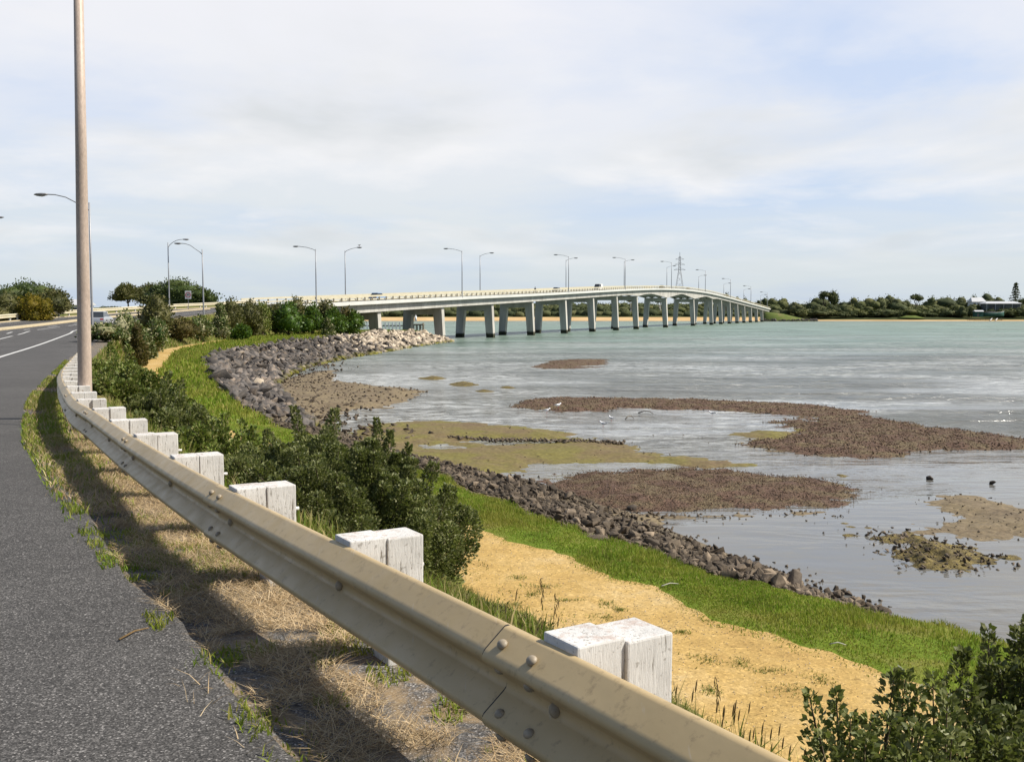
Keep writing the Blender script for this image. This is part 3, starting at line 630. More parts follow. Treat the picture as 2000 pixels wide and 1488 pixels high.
# shingle and small stones on the bars and flats
pp = []; sz = []
for i, (v, k, a, b) in enumerate([(bars[0], 900, .08, .22), (bars[1], 7500, .05, .20), (bars[2], 11000, .04, .17), (bars[3], 17000, .025, .10)]):
    p = above(v, k); pp.append(p); sz.append(RNG.uniform(a, b, k)*RNG.uniform(.6, 1.15, k))
pp = np.vstack(pp); sz = np.concatenate(sz); sz *= .8; pp[:, 2] += .02*sz
V, F = scatter(CHIPS, pp, sz, .5); tag(put('shingle', fast('shingle', V, F), M['shingle']), kind='stuff')
pp = []; sz = []
for v, k, a, b in ((mf, 900, .08, .35), (md, 500, .04, .16), (mr, 260, .04, .10), (ol, 160, .04, .12), (wd, 350, .05, .16)):
    p = above(v, k, -.02); pp.append(p); sz.append(RNG.uniform(a, b, k)**1.0)
ln = np.array([G(x, y, .1) for x, y in zip(np.concatenate([np.linspace(875, 960, 60), np.linspace(960, 1220, 200)]), np.concatenate([np.linspace(852, 858, 60), np.linspace(858, 864, 200)])+RNG.normal(0, 1.6, 260))])
pp.append(ln); sz.append(RNG.uniform(.06, .28, 260))
u, f, P = along(5.2, 9.5, 700); P = P+np.column_stack([RNG.uniform(1, 5, 700), RNG.uniform(-1.5, .5, 700), np.zeros(700)]); P[:, 2] = .12; pp.append(P); sz.append(RNG.uniform(.12, .45, 700))
u, f, P = along(1.8, 5.2, 200); P = P+np.column_stack([RNG.uniform(0, 1.0, 200), RNG.uniform(0, 1.4, 200), np.zeros(200)]); P[:, 2] = np.maximum(ground(P), 0); pp.append(P); sz.append(RNG.uniform(.05, .18, 200))
w = np.array([G(x, y, .02) for x, y in zip(np.concatenate([RNG.normal(1650, 45, 25), RNG.normal(1300, 60, 10), RNG.uniform(1050, 2000, 10)]), np.concatenate([RNG.normal(1010, 40, 25), RNG.normal(860, 8, 10), RNG.uniform(830, 1130, 10)]))]); pp.append(w); sz.append(RNG.uniform(.03, .10, 45))
pp = np.vstack(pp); sz = np.concatenate(sz)
V, F = scatter(CHIPS+ROCKS[:2], pp, sz, .5); tag(put('scattered_stones', fast('scattered_stones', V, F), M['rubble']), kind='stuff')

# ------------------------------------------------------------------ grass
def blades(base, h, w, lean, bend=.5):
    """bent three-sided blades: base (n,3), heights, widths, lean amounts -> triangles"""
    n = len(base); a = RNG.uniform(0, 2*np.pi, n); b = RNG.uniform(0, 2*np.pi, n)
    side = np.stack([np.cos(a), np.sin(a), np.zeros(n)], 1)*w[:, None]*.5; ln = np.stack([np.cos(b), np.sin(b), np.zeros(n)], 1)*(lean*h)[:, None]
    up = np.array((0, 0, 1.))*(h*np.sqrt(np.clip(1-np.minimum(lean, .97)**2, 0.02, 1)))[:, None]
    mid = base+up*.6+ln*.35; tip = base+up+ln
    V = np.stack([base-side, base+side, mid+side*.75, mid-side*.75, tip], 1).reshape(-1, 3)
    k = (np.arange(n)*5)[:, None, None]; F = (np.array([[0, 1, 2], [0, 2, 3], [3, 2, 4]])[None]+k).reshape(-1, 3); return V, F
def ground(P): return np.array([gz(x, y) for x, y in P[:, :2]])
def between(A, Bb, u0, u1, n, f0=0.0, f1=1.0, pw=1.0):
    u = RNG.uniform(0, 1, n)**pw*(u1-u0)+u0; f = RNG.uniform(f0, f1, n)
    a = np.stack([np.interp(u, ug, A[:, k]) for k in range(3)], 1); b = np.stack([np.interp(u, ug, Bb[:, k]) for k in range(3)], 1)
    P = a*(1-f[:, None])+b*f[:, None]; P[:, 2] = ground(P); return P, u, f
def meadow(name, parts, mat):
    VV = []; FF = []; b = 0
    for V, F in parts: VV.append(V); FF.append(F+b); b += len(V)
    V = np.vstack(VV); F = np.vstack(FF); tag(put(name, fast(name, V, F), mat), kind='stuff')
U = RNG.uniform
parts = []
P, u, f = between(gPO, gGO, .5, 5, 90000, -.10, 1.06, 1.3)
cl = vnoise(P, .55, 31)*.6+vnoise(P, 1.6, 32)*.4; k = (U(size=len(P)) < np.clip((f+.10)*6, 0.12, 1)) & (cl > -1); P, cl, f = P[k], cl[k], f[k]
h = (.04+.17*np.clip((cl-.30)*1.7, 0, 1))*U(.6, 1.3, len(P))*np.clip(.35+f*1.6, .35, 1); parts.append(blades(P, h, U(.008, .02, len(P)), U(.1, .8, len(P))))
P, u, f = between(gPO, gGO, 5, 13.8, 22000, -.03, 1.05); sc_ = 1+(u-5)*.35
parts.append(blades(P, U(.08, .22, len(P))*np.minimum(sc_, 2), U(.03, .05, len(P))*sc_, U(.1, .6, len(P))))
meadow('bank_grass', parts, M['grass'])
parts = []
P, u, f = between(shoulder, gPI, .6, 4.5, 34000, .45, 1.0, 1.4); k = U(size=len(P)) < np.clip(1.25-(f-.6)*2.6, .05, 1)*np.clip((u-.75)*1.2, .3, 1); P = P[k]
parts.append(blades(P, U(.04, .2, len(P)), U(.006, .014, len(P)), U(.1, .8, len(P))))
P, u, f = between(shoulder, gPI, .6, 5.5, 22000, 0, .5, 1.2); parts.append(blades(P, U(.05, .22, len(P)), U(.006, .015, len(P)), U(.1, .8, len(P))))
P, u, f = between(gR, gPI, 5, 13, 14000, .1, 1.0); sc_ = 1+(u-5)*.3; parts.append(blades(P, U(.15, .45, len(P)), U(.03, .05, len(P))*sc_, U(.1, .6, len(P))))
P, u, f = between(gPI, gPO, .6, 4, 1500, 0, .45); k = vnoise(P, 1.4, 40) > .66; P = P[k]; parts.append(blades(P, U(.02, .06, len(P)), U(.01, .025, len(P)), U(.3, .9, len(P))))
for (px, py) in [(1010,1128),(1062,1146),(1040,1160),(1186,1180),(1212,1190),(1105,1172),(1446,1297),(1505,1312),(1332,1236),(1388,1352),(1180,1205),(1380,1290),(1540,1352),(1005,1180),(1600,1330)]:
    c = G(px, py, 1.1); n_ = 130; a_ = U(0, 6.28, n_); q_ = U(0, 1, n_); P = np.column_stack([c[0]+np.cos(a_)*q_*U(.1, .35), c[1]+np.sin(a_)*q_*U(.1, .3), np.zeros(n_)]); P[:, 2] = ground(P); parts.append(blades(P, U(.02, .06, n_), U(.006, .014, n_), U(.4, .97, n_)))
meadow('bank_mixed_grass', parts, M['grass_mix'])
# verge left of the rail: dead straw lying over old asphalt, with green tufts
def verge_pts(n, s0, s1, o0, o1, pw=1.0):
    s = S1+s0+(s1-s0)*U(0, 1, n)**pw; o = U(o0, o1, n); p = B(s); t, l = Bn(s); P = np.column_stack([p+l*o[:, None], np.zeros(n)]); P[:, 2] = ground(P); return P, s, o
parts = []
P, s, o = verge_pts(140000, -2.5, 13, -.35, .98, 1.5); cl = vnoise(P, 1.5, 51)*.5+vnoise(P, 4.3, 52)*.5; k = (cl > .33) & (o+.14*(vnoise(P, 3, 53)-.5) < .80); P = P[k]
parts.append(blades(P+np.column_stack([np.zeros((len(P), 2)), U(0, .025, len(P))]), U(.04, .16, len(P)), U(.002, .0045, len(P)), 1-U(.004, .14, len(P))**1.3))
P, s, o = verge_pts(9000, 7, 30, -.1, .98); parts.append(blades(P, U(.04, .13, len(P)), U(.005, .010, len(P)), U(.5, .95, len(P))))
P, s, o = verge_pts(260, -2.5, 9, .85, 1.05); k = vnoise(P, 1.2, 55) > .6; P = P[k]; parts.append(blades(P, U(.06, .16, len(P)), U(.002, .0045, len(P)), U(.85, .98, len(P))))
meadow('verge_straw', parts, M['straw'])
parts = []
P, s, o = verge_pts(60000, -2.5, 13, -.35, .96, 1.4); cl = vnoise(P, 2.2, 61)*.5+vnoise(P, 6.5, 62)*.5; k = cl > .57; P = P[k]
parts.append(blades(P, U(.02, .065, len(P)), U(.004, .010, len(P)), U(.3, .9, len(P))))
P, s, o = verge_pts(21000, 4, 42, .40, 1.02); k = (vnoise(P, .9, 63) > .25) & (U(size=len(P)) < np.clip((s-S1-4)/8, 0, 1)**1.5); P = P[k]; parts.append(blades(P, U(.03, .09, len(P)), U(.010, .02, len(P)), U(.2, .8, len(P))))
P, s, o = verge_pts(4000, 8, 42, -.3, .5); parts.append(blades(P, U(.03, .12, len(P)), U(.010, .02, len(P)), U(.2, .8, len(P))))
P, s, o = verge_pts(900, -2, 9, .70, .88); k = vnoise(P, 1.6, 64) > .52; P = P[k]; parts.append(blades(P, U(.02, .05, len(P)), U(.005, .011, len(P)), U(.3, .9, len(P))))
meadow('verge_grass', parts, M['grass'])
P, u, f = between(gPI, gPO, .4, 6, 4200, .0, 1.0, 1.5); sz_ = U(.008, .028, len(P)); V, F = scatter(CHIPS, P+np.column_stack([np.zeros((len(P), 2)), sz_*.2]), sz_, .4); tag(put('path_pebbles', fast('path_pebbles', V, F), M['sandstone']), kind='stuff')
# seed-head stalks standing behind the rail
def stalk(px, py, Y, hpx, lean, head, lab):
    b = D(px, py, Y); b[2] = gz(b[0], b[1]); h = hpx*Y/1944
    r = thing('seed_grass', lab, 'grass stalk', b, 'seed grasses beside the path')
    pts = [b+np.array((lean*h*t*t, .05*h*t*t, h*t)) for t in np.linspace(0, 1, 6)]; MB(b).tube(pts, [.0018, .0018, .0016, .0014, .0012, .0010], 5).build('stem', M['grass_mix'], r)
    hd = MB(b); tip = pts[-1]
    if head == 'spike': hd.tube([tip, tip+(.002, 0, .015), tip+(.006, 0, .05), tip+(.01, 0, .07)], [.002, .0042, .0036, .001], 6)
    else:
        for k in range(9):
            a = pts[-1]*(1-k/11)+pts[-3]*(k/11); sx = U(-.6, 1); q_ = U(.5, 1); hd.tube([a, a+(sx*.012*q_, 0, .004), a+(sx*.024*q_, 0, -.012), a+(sx*.03*q_, 0, -.035)], [.001, .0025, .0035, .001], 5)
    hd.build('seed_head', M['seed'], r)
stalk(1412, 1365, 5.6, 165, -.10, 'oat', 'tall dry oat grass with drooping head left of the green shrub by the path')
stalk(1062, 1215, 6.4, 175, -.02, 'oat', 'thin tall grass stalk against the ochre path above the weeds')
stalk(1078, 1215, 6.3, 150, .05, 'oat', 'thin grass stalk bending right against the ochre path')
for k in range(26):
    px = U(1325, 1560); py = 1290+(px-1325)*.62+U(20, 70)
    stalk(px, py, U(4.6, 5.6), U(60, 120), U(-.25, .25), 'spike', 'short grass stalk with brown seed spike right of the nearest white post')
for k in range(8): stalk(U(1010, 1190), 1245, U(5.6, 6.4), U(55, 100), U(-.2, .2), 'spike', 'brown seed spike among weeds behind the rail left of the nearest white post')
# ------------------------------------------------------------------ guard rail
KZ = 1.167
PROF = np.array([(0,.314),(.010,.313),(.016,.308),(.068,.264),(.076,.256),(.081,.247),(.082,.237),(.077,.228),(.014,.177),(.006,.168),(.003,.156),(.006,.144),(.014,.135),(.077,.084),(.082,.075),(.081,.065),(.076,.056),(.068,.048),(.016,.006),(.010,.001),(0,0)])*KZ
TOPZ = .53                     # rail lip above the road
PS = 1.69                      # post spacing
BW = .175
rail0 = np.array((*B(S1), zr(2.97)))
gr = thing('guard_rail', 'long beige steel guard rail on white timber posts curving along the roadside in front', 'guard rail', rail0)
def frame(s): p = B(s); t, l = Bn(s); return p, t, l
def rail_beam(s0, s1, near):
    mb = MB(rail0); n = max(6, int((s1-s0)/.2)); rings = []
    for s in np.linspace(s0, s1, n):
        p, t, l = frame(s); z0 = zr(p[1])+TOPZ-.312*KZ
        out = 2*BW+.004
        e = .010*min(1, max(0, 1-(s1-s)/.36)) if near else 0.0   # laps over the next beam at its far end
        ring = [np.array((*(p+l*(out+e+o)), z0+h)) for o, h in PROF]+[np.array((*(p+l*(out+e+o-.004)), z0+h)) for o, h in PROF[::-1]]
        rings.append(ring)
    mb.loft(rings, True, True, True)
    o = mb.build('rail_beam', M['rail'], gr)
    me = o.data; bm = bmesh.new(); bm.from_mesh(me); bmesh.ops.recalc_face_normals(bm, faces=bm.faces[:])
    for f in bm.faces: f.smooth = len(f.verts) == 4
    for e in bm.edges:
        if len(e.link_faces) == 2 and e.calc_face_angle(0) > 1.2: e.smooth = False
    bm.to_mesh(me); bm.free(); o.modifiers.new('weighted', 'WEIGHTED_NORMAL').keep_sharp = True; return o
def lap_shadow(s1, parent):
    # dark strip painted in for the shadow gap where the upper sheet ends
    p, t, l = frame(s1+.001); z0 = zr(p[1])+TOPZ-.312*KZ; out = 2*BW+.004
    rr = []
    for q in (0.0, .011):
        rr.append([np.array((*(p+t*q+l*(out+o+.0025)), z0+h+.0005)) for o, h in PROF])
    MB(rail0).loft(rr, False, False, True).build('lap_shadow', M['tar_and_lap_shade'], parent)
def dome(mb, c, nrm, along_, r, hh):
    nrm = nrm/np.linalg.norm(nrm); a = along_-nrm*np.dot(along_, nrm); a /= np.linalg.norm(a); b = np.cross(nrm, a)
    rings = [[c+nrm*hh*q+(math.cos(w)*a*1.15+math.sin(w)*b)*r*rr for w in np.linspace(0, 2*math.pi, 13)[:-1]] for q, rr in ((-.2, 1), (.15, 1), (.6, .82), (.9, .5), (1.02, .15))]
    mb.loft(rings, True, True, True)
NP = 24; posts_s = [S1+.09+(k)*PS for k in range(-2, NP)]
spl = [S1+.06+2*PS*k for k in range(-2, 13)]
spl = [s for s in spl if s > 1] + [S1+NP*PS-PS*.2]
for a, b in zip(spl[:-1], spl[1:]):
    beam = rail_beam(a, b+.30 if b < spl[-1] else b, True)
    if b < spl[-1] and b < S1+30: lap_shadow(b+.30, beam)
    p, t, l = frame(a); z0 = zr(p[1])+TOPZ-.312*KZ
    for (dy, (o, hgt), (no, nh)) in [(.07,(.052,.282),(.6,.8)),(.24,(.052,.282),(.6,.8)),(.07,(.060,.095),(.6,.8)),(.24,(.060,.095),(.6,.8)),(.07,(.060,.215),(.6,-.8)),(.24,(.060,.215),(.6,-.8)),(.07,(.055,.032),(.6,-.8)),(.24,(.055,.032),(.6,-.8))]:
        if a > S1+16: continue
        p, t, l = frame(a+dy); mb = MB(rail0); c = np.array((*(p+l*(2*BW+.010+o*KZ)), z0+hgt*KZ)); dome(mb, c, np.array((*(l*no), nh)), np.array((*t, 0)), .0175, .013); mb.build('bolt', M['bolt'], beam)
def beam_at(s): return [o for o in gr.children if o.name.startswith('rail_beam')][max(0, min(len(spl)-2, int(np.searchsorted(spl, s)-1)))]
for k, s in enumerate(posts_s):
    if s < 1: continue
    p, t, l = frame(s); zt = zr(p[1])+.55
    ax = (np.array((*t, 0)), np.array((*l, 0)), np.array((0, 0, 1.)))
    for nm, o0, zb, dz in (('post', .5*BW, -.45, 0.0), ('block_out', 1.5*BW, .24, .004)):
        tw = RNG.normal(0, .008); A = (ax[0]*math.cos(tw)+ax[1]*math.sin(tw), ax[1]*math.cos(tw)-ax[0]*math.sin(tw), ax[2]+ax[0]*RNG.normal(0, .016))
        hgt = zt+dz+RNG.normal(0, .003)-(zt-.55+zb); c = np.array((*(p+l*o0), zt-.55+zb+hgt/2))
        mb = MB(c); mb.box(c, (BW+.012*(nm == 'post'), BW-.001, hgt), A); mb.build(nm, M['timber'], gr, bevel=.007, loc=c-rail0)
    if s < S1+14:
        z0 = zr(p[1])+TOPZ-.312*KZ; mb = MB(rail0); c = np.array((*(p+l*(2*BW+.012)), z0+.156*KZ)); dome(mb, c, np.array((*l, 0)), np.array((0, 0, 1.)), .022, .02)
        bo = mb.build('post_bolt', M['bolt'], gr)
        mb = MB(rail0); mb.tube([np.array((*(p-l*.0), zt-.16)), np.array((*(p-l*.045), zt-.16))], .011, 8); mb.build('bolt_end', M['timber'], gr)

# ------------------------------------------------------------------ lamp posts
def lamp(base, top_z, adir, alen, label, group=None, r0=.11, r1=.06, rise=.5, lean=0.0, style='curve', mat='lamp_pole', hs=1.0):
    base = np.array(base, float); t = thing('street_lamp', label, 'street lamp', base, group); adir = np.array((*adir, 0.)); adir /= np.linalg.norm(adir)
    h = top_z-base[2]; top = base+(lean*h, 0, h)
    MB(base).tube([base-(0, 0, .3), base+(top-base)*.03, base+(top-base)*.5, top], [r0*1.0, r0, (r0+r1)/2, r1], 12).build('pole', M[mat], t)
    MB(base).tube([base, base+(0, 0, .05), base+(0, 0, .06)], [r0*2, r0*2, r0*1.1], 12).build('base_plate', M[mat], t)
    if style == 'curve': pts = [top+(0, 0, -.7), top+adir*alen*.12+(0, 0, -.35), top+adir*alen*.3+(0, 0, .0), top+adir*alen*.55+(0, 0, rise*.65), top+adir*alen*.8+(0, 0, rise*.95), top+adir*alen+(0, 0, rise)]
    else: pts = [top+(0, 0, -.25), top+adir*alen*.15+(0, 0, -.1+rise*.2), top+adir*alen*.5+(0, 0, rise*.6), top+adir*alen+(0, 0, rise)]
    MB(base).tube(pts, [.045]*len(pts), 8).build('arm', M[mat], t)
    e = pts[-1]; sd = np.array((-adir[1], adir[0], 0)); up = np.array((0, 0, 1.)); rings = []
    for q, w, hh in ((-.08, .05, .05), (.05, .13, .09), (.3, .17, .11), (.6, .15, .09), (.75, .06, .04)):
        rings.append([e+adir*q*hs+(math.cos(a)*sd*w+math.sin(a)*up*hh*.8)*hs for a in np.linspace(0, 2*math.pi, 11)[:-1]])
    hd = MB(base).loft(rings).build('lamp_head', M['lamp_head'], t)
    MB(base).loft([[e+adir*q*hs+(math.cos(a)*sd*w-up*(.085+.03*k))*hs for a in np.linspace(0, math.pi, 7)]+[e+adir*q*hs+(-math.cos(a)*sd*w*.9-up*(.06+.03*k))*hs for a in np.linspace(0, math.pi, 7)] for q, w, k in ((.15, .09, 0), (.35, .13, 1), (.58, .09, 0))]).build('lens', M['lens'], hd)
    return t
# the near pole: leans a little, its arm is above the picture
b = D(165.5, 760, 16.4); b[2] = gz(b[0], b[1])
lamp(b, 12.6, (-.9, .3), 2.6, 'tall weathered lamp pole close behind the guard rail at left', None, .112, .065, .6, .0125, mat='pole')
GA = 'lamp posts along the road and bridge'
b = D(180, 620, 86); b[2] = gz(b[0], b[1], 4.1)
lamp(b, D(180, 396, 86)[2], (-.95, .12), 3.9, 'slim lamp post with long curved arm just behind the tall near pole', GA, .10, .07, .75, .004, hs=1.5)
b = D(398, 615, 133); b[2] = zr(133)-.05
lamp(b, D(397, 487, 133)[2], (-1, .15), 3.0, 'lamp post with curved arm rising from shrubs left of the long shrub row', GA, .11, .07, .8, -.002, hs=1.25)
b = D(331, 600, 150); b[2] = zr(150)
lamp(b, D(330, 474, 150)[2], (1, -.1), 2.4, 'lamp post with arm to the right in front of the dark round trees', GA, .10, .07, .45, hs=1.2)
b = D(-42, 600, 100); b[2] = 4.4
lamp(b, D(-42, 435, 100)[2], (1, .1), 2.0, 'lamp post off the left edge whose head alone reaches into view', GA, .1, .07, .55)

# ------------------------------------------------------------------ bridge
AX = np.array((.3674, .9301)); NX = np.array((.9301, -.3674)); O2 = np.array((-14.2, 209.0))
DZ = np.array([(140, 6.0), (158, 6.95), (167, 7.3), (190, 8.15), (218, 9.2), (250, 10.3), (282, 11.5), (331, 13.4), (375, 14.9), (402, 15.55), (440, 16.0), (481, 15.75), (515, 14.95), (549, 13.9), (621, 11.5), (703, 8.8), (740, 7.6)])
_dy = np.linspace(140, 740, 601); _dz = np.convolve(np.pad(np.interp(_dy, DZ[:, 0], DZ[:, 1]), 12, mode='reflect', reflect_type='odd'), np.ones(25)/25, 'valid')
def dz(Y): return np.interp(Y, _dy, _dz)
def S(Y): return (Y-209)/.9301           # distance along the bridge of the right-hand line at depth Y
def BP(s, n, z): p = O2+AX*s+NX*n; return np.array((p[0], p[1], z))
def deckz(s): return dz(209+.9301*s)
NR, NL = .95, -10.55                     # deck edges
s0, s1 = S(158), S(705)
bo = BP(s0, 0, 0); br = thing('road_bridge', 'long pale concrete road bridge on splayed piers rising across the water to the far shore', 'bridge', bo)
PY = [158.6, 183.8, 209, 234.2, 259.4, 284.6, 309.8, 335, 360, 404, 456, 499, 524.5, 550, 575, 600, 626, 651, 676]
MAINS = [S(360), S(404), S(456), S(499)]
def gdepth(s):
    """girder depth: deeper at the main piers"""
    d = 1.35
    for m, w in zip(MAINS, (12, 26, 26, 12)): d = max(d, 1.35+1.7*max(0, 1-abs(s-m)/w)*(1 if m in MAINS[1:3] else .35))
    return d
sg = np.unique(np.concatenate([np.arange(s0, s1, 4.0), [s1], MAINS]))
mb = MB(bo)
mb.loft([[BP(s, NR-.45, deckz(s)), BP(s, NL+.45, deckz(s)), BP(s, NL+.45, deckz(s)-.3), BP(s, NR-.45, deckz(s)-.3)] for s in sg], True, True, False).build('deck', M['asphalt'], br)
for sgn, e in ((1, NR), (-1, NL)):
    i = e-sgn*.45
    MB(bo).loft([[BP(s, e, deckz(s)+.18), BP(s, i, deckz(s)+.18), BP(s, i, deckz(s)-.55), BP(s, e, deckz(s)-.45)][::sgn] for s in sg], True, True, False).build('edge_beam', M['fascia'], br)
for n in (-.25, -3.4, -6.4, -9.35):
    MB(bo).loft([[BP(s, n+.32, deckz(s)-.302), BP(s, n-.32, deckz(s)-.302), BP(s, n-.32, deckz(s)-.55-gdepth(s)), BP(s, n+.32, deckz(s)-.55-gdepth(s))] for s in sg], True, True, False).build('girder', M['concrete'], br)
for Y in PY:
    s = S(Y); zt = deckz(s)-.55-gdepth(s)-.003; big = 360 < Y < 499
    c = BP(s, 0, 0); t2 = .62 if not big else .85; zb = -1.5
    pr = bpy.data.objects.new('pier', None); COL.objects.link(pr); pr.parent = br; pr.location = (c-bo).tolist()
    nt_r, nt_l = -.35, -9.25; sp = .068*(zt-0)
    def slab(a0, a1, z0, b0, b1, z1):
        P = [BP(s-t2, a0, z0), BP(s-t2, a1, z0), BP(s+t2, a1, z0), BP(s+t2, a0, z0), BP(s-t2, b0, z1), BP(s-t2, b1, z1), BP(s+t2, b1, z1), BP(s+t2, b0, z1)]; return P
    zc = zt-1.55; k = lambda z: .055*(zt-z)
    m = MB(c); m.hexa(slab(nt_l-k(zc), nt_r+k(zc), zc, nt_l, nt_r, zt)); m.build('crossbeam', M['pier'], pr, loc=(0, 0, 0))
    wl = 1.75
    for sg_, nm in ((1, nt_r), (-1, nt_l)):
        m = MB(c); o0 = nm+sg_*k(zc); o1 = nm+sg_*k(zb); inn0 = o0-sg_*wl*1.15; inn1 = o1-sg_*wl
        P = slab(min(o1, inn1), max(o1, inn1), zb, min(o0, inn0), max(o0, inn0), zc-.003); m.hexa(P); m.build('leg', M['pier'], pr)
s = S(158); m = MB(bo); m.hexa([BP(s-6, NL+.6, 1), BP(s-6, NR-.6, 1), BP(s+1, NR-.6, 1), BP(s+1, NL+.6, 1), BP(s-6, NL+.6, deckz(s)-.56), BP(s-6, NR-.6, deckz(s)-.56), BP(s+1, NR-.6, deckz(s)-.56), BP(s+1, NL+.6, deckz(s)-.56)]); m.build('abutment', M['pier'], br)
# barriers: two beams on posts at each edge
ps = np.arange(s0-8, s1-1, 2.6); ps = ps[ps > s0]
for sgn, e in ((1, NR), (-1, NL)):
    n = e-sgn*.28
    for z0, z1 in ((.70, 1.02), ):
        MB(bo).loft([[BP(s, n+.05, deckz(s)+.18+z0), BP(s, n+.05, deckz(s)+.18+z1), BP(s, n-.05, deckz(s)+.18+z1), BP(s, n-.05, deckz(s)+.18+z0)] for s in sg], True, True, False).build('barrier_rail', M['cream'], br)
    MB(bo).loft([[BP(s, n+.04-sgn*.2, deckz(s)+.18+.18), BP(s, n+.04-sgn*.2, deckz(s)+.18+.40), BP(s, n-.04-sgn*.2, deckz(s)+.18+.40), BP(s, n-.04-sgn*.2, deckz(s)+.18+.18)] for s in sg], True, True, False).build('lower_rail', M['cream'], br)
    rest = MB(bo)
    for j, s in enumerate(ps):
        ax = (np.array((*AX, 0)), np.array((*NX, 0)), np.array((0, 0, 1.))); nn = n+sgn*.13
        if j < (90 if sgn > 0 else 0):
            c = BP(s, nn, deckz(s)+.18); MB(c).box(c+(0, 0, .34), (.30, .12, .68), ax).build('barrier_post', M['postdark'], br, loc=c-bo)
        else: rest.box(BP(s, nn, deckz(s)+.52), (.30, .12, .68), ax)
    if rest.v: o = rest.build('barrier_posts', M['postdark'], br); o['kind'] = 'stuff'
m = MB(bo); m.loft([[BP(s, -4.72, deckz(s)+.004), BP(s, -4.88, deckz(s)+.004)] for s in sg], False, False, False); m.build('centre_line', M['line'], br)
# lamps on the bridge: near edge with arms over the deck, far edge likewise
ORD = ['first', 'second', 'third', 'fourth', 'fifth', 'sixth', 'seventh', 'eighth', 'ninth', 'tenth', 'eleventh']
def solve(px, n):
    k = (px-1000)/1944; return (k*(O2[1]+NX[1]*n)-(O2[0]+NX[0]*n))/(AX[0]-k*AX[1])
for side, n, lst, sg_ in (('near', NR-.1, [(619,487),(903,490),(1110,501),(1220,506),(1310,513),(1376,529),(1425,546),(1465,560),(1497,572)], -1), ('far', NL+.1, [(676,490),(938,499),(1105,508),(1218,511),(1301,522),(1363,540),(1412,555),(1451,566),(1484,577)], 1)):
    for k, (px, py) in enumerate(lst):
        s = solve(px, n); b = BP(s, n, deckz(s)+.16); Y = b[1]
        hs = 1.0+Y/500
        lamp(b, min(D(px, py, Y)[2], b[2]+11.5), NX*sg_, 3.3 if side == 'near' else 2.7, f'grey lamp post on the {side} edge of the bridge, {ORD[k]} from the shrubs', 'lamp posts along the road and bridge', .09+Y/9000, .06+Y/10000, .55, style='flat', hs=hs)
# ------------------------------------------------------------------ leaves
def leaf_quads(P, axis, L, wid, flat=.35):
    n = len(P); axis = axis/np.linalg.norm(axis, axis=1)[:, None]; r = RNG.normal(size=(n, 3)); sd = np.cross(axis, r); sd /= np.linalg.norm(sd, axis=1)[:, None]+1e-9
    nr = np.cross(axis, sd)
    L = L[:, None]; a = P; b = P+axis*L*.5+sd*L*wid*.5+nr*L*.08; c = P+axis*L; d = P+axis*L*.5-sd*L*wid*.5+nr*L*.08
    V = np.stack([a, b, c, d], 1).reshape(-1, 3); k = (np.arange(n)*4)[:, None, None]; return V, (np.array([[0, 1, 2], [0, 2, 3]])[None]+k).reshape(-1, 3)
_ico = None
def ico():
    global _ico
    if _ico is None:
        bm = bmesh.new(); bmesh.ops.create_icosphere(bm, subdivisions=2, radius=1); bm.verts.ensure_lookup_table()
        _ico = (np.array([v.co[:] for v in bm.verts]), np.array([[v.index for v in f.verts] for f in bm.faces])); bm.free()
    return _ico
def dirs(n, zmin=-.5):
    d = RNG.normal(size=(n*3, 3)); d /= np.linalg.norm(d, axis=1)[:, None]; d = d[d[:, 2] > zmin]
    while len(d) < n: d = np.vstack([d, d])
    return d[:n]
def lump(d, seed): return np.sin(d[:, 0]*4.1+seed)*np.sin(d[:, 1]*3.7+seed*2.3)*.5+np.sin(d[:, 2]*5.3+seed*.7+d[:, 0]*6)*.35
def crown(lobes, n, leaf, core=.72, wid=.6, seed=1, zmin=-.5):
    """leaf faces spread through the outer part of several uneven lobes, with a leafy inner mass"""
    rr = np.array([max(1e-3, l[1][0]*l[1][2]) for l in lobes]); rr /= rr.sum(); VV = []; FF = []; b = 0
    for j, (c, r) in enumerate(lobes):
        k = max(12, int(n*rr[j])); d = dirs(k, zmin); q = 1+.22*lump(d, seed+j*3.1)
        rad = q*np.where(U(size=k) < .12, U(1.0, 1.08, k), U(.70, 1.02, k))
        P = np.array(c)+d*np.array(r)*rad[:, None]; ax = d*U(.2, 1, (k, 1))+RNG.normal(0, .6, (k, 3))+np.array((0, 0, .25))
        V, F = leaf_quads(P, ax, leaf*U(.6, 1.35, k), wid); VV.append(V); FF.append(F+b); b += len(V)
        if core:
            iv, if_ = ico(); V = np.array(c)+iv*np.array(r)*(core*(1+.25*lump(iv, seed+j*3.1)))[:, None]; VV.append(V); FF.append(if_+b); b += len(V)
    return np.vstack(VV), np.vstack(FF)
def limbs(mb, base, tips, r):
    base = np.array(base, float)
    for t in tips:
        t = np.array(t, float); m = base*.5+t*.5+RNG.normal(0, .04, 3)*np.linalg.norm(t-base); mb.tube([base, m, t], [r, r*.7, r*.3], 6, False)
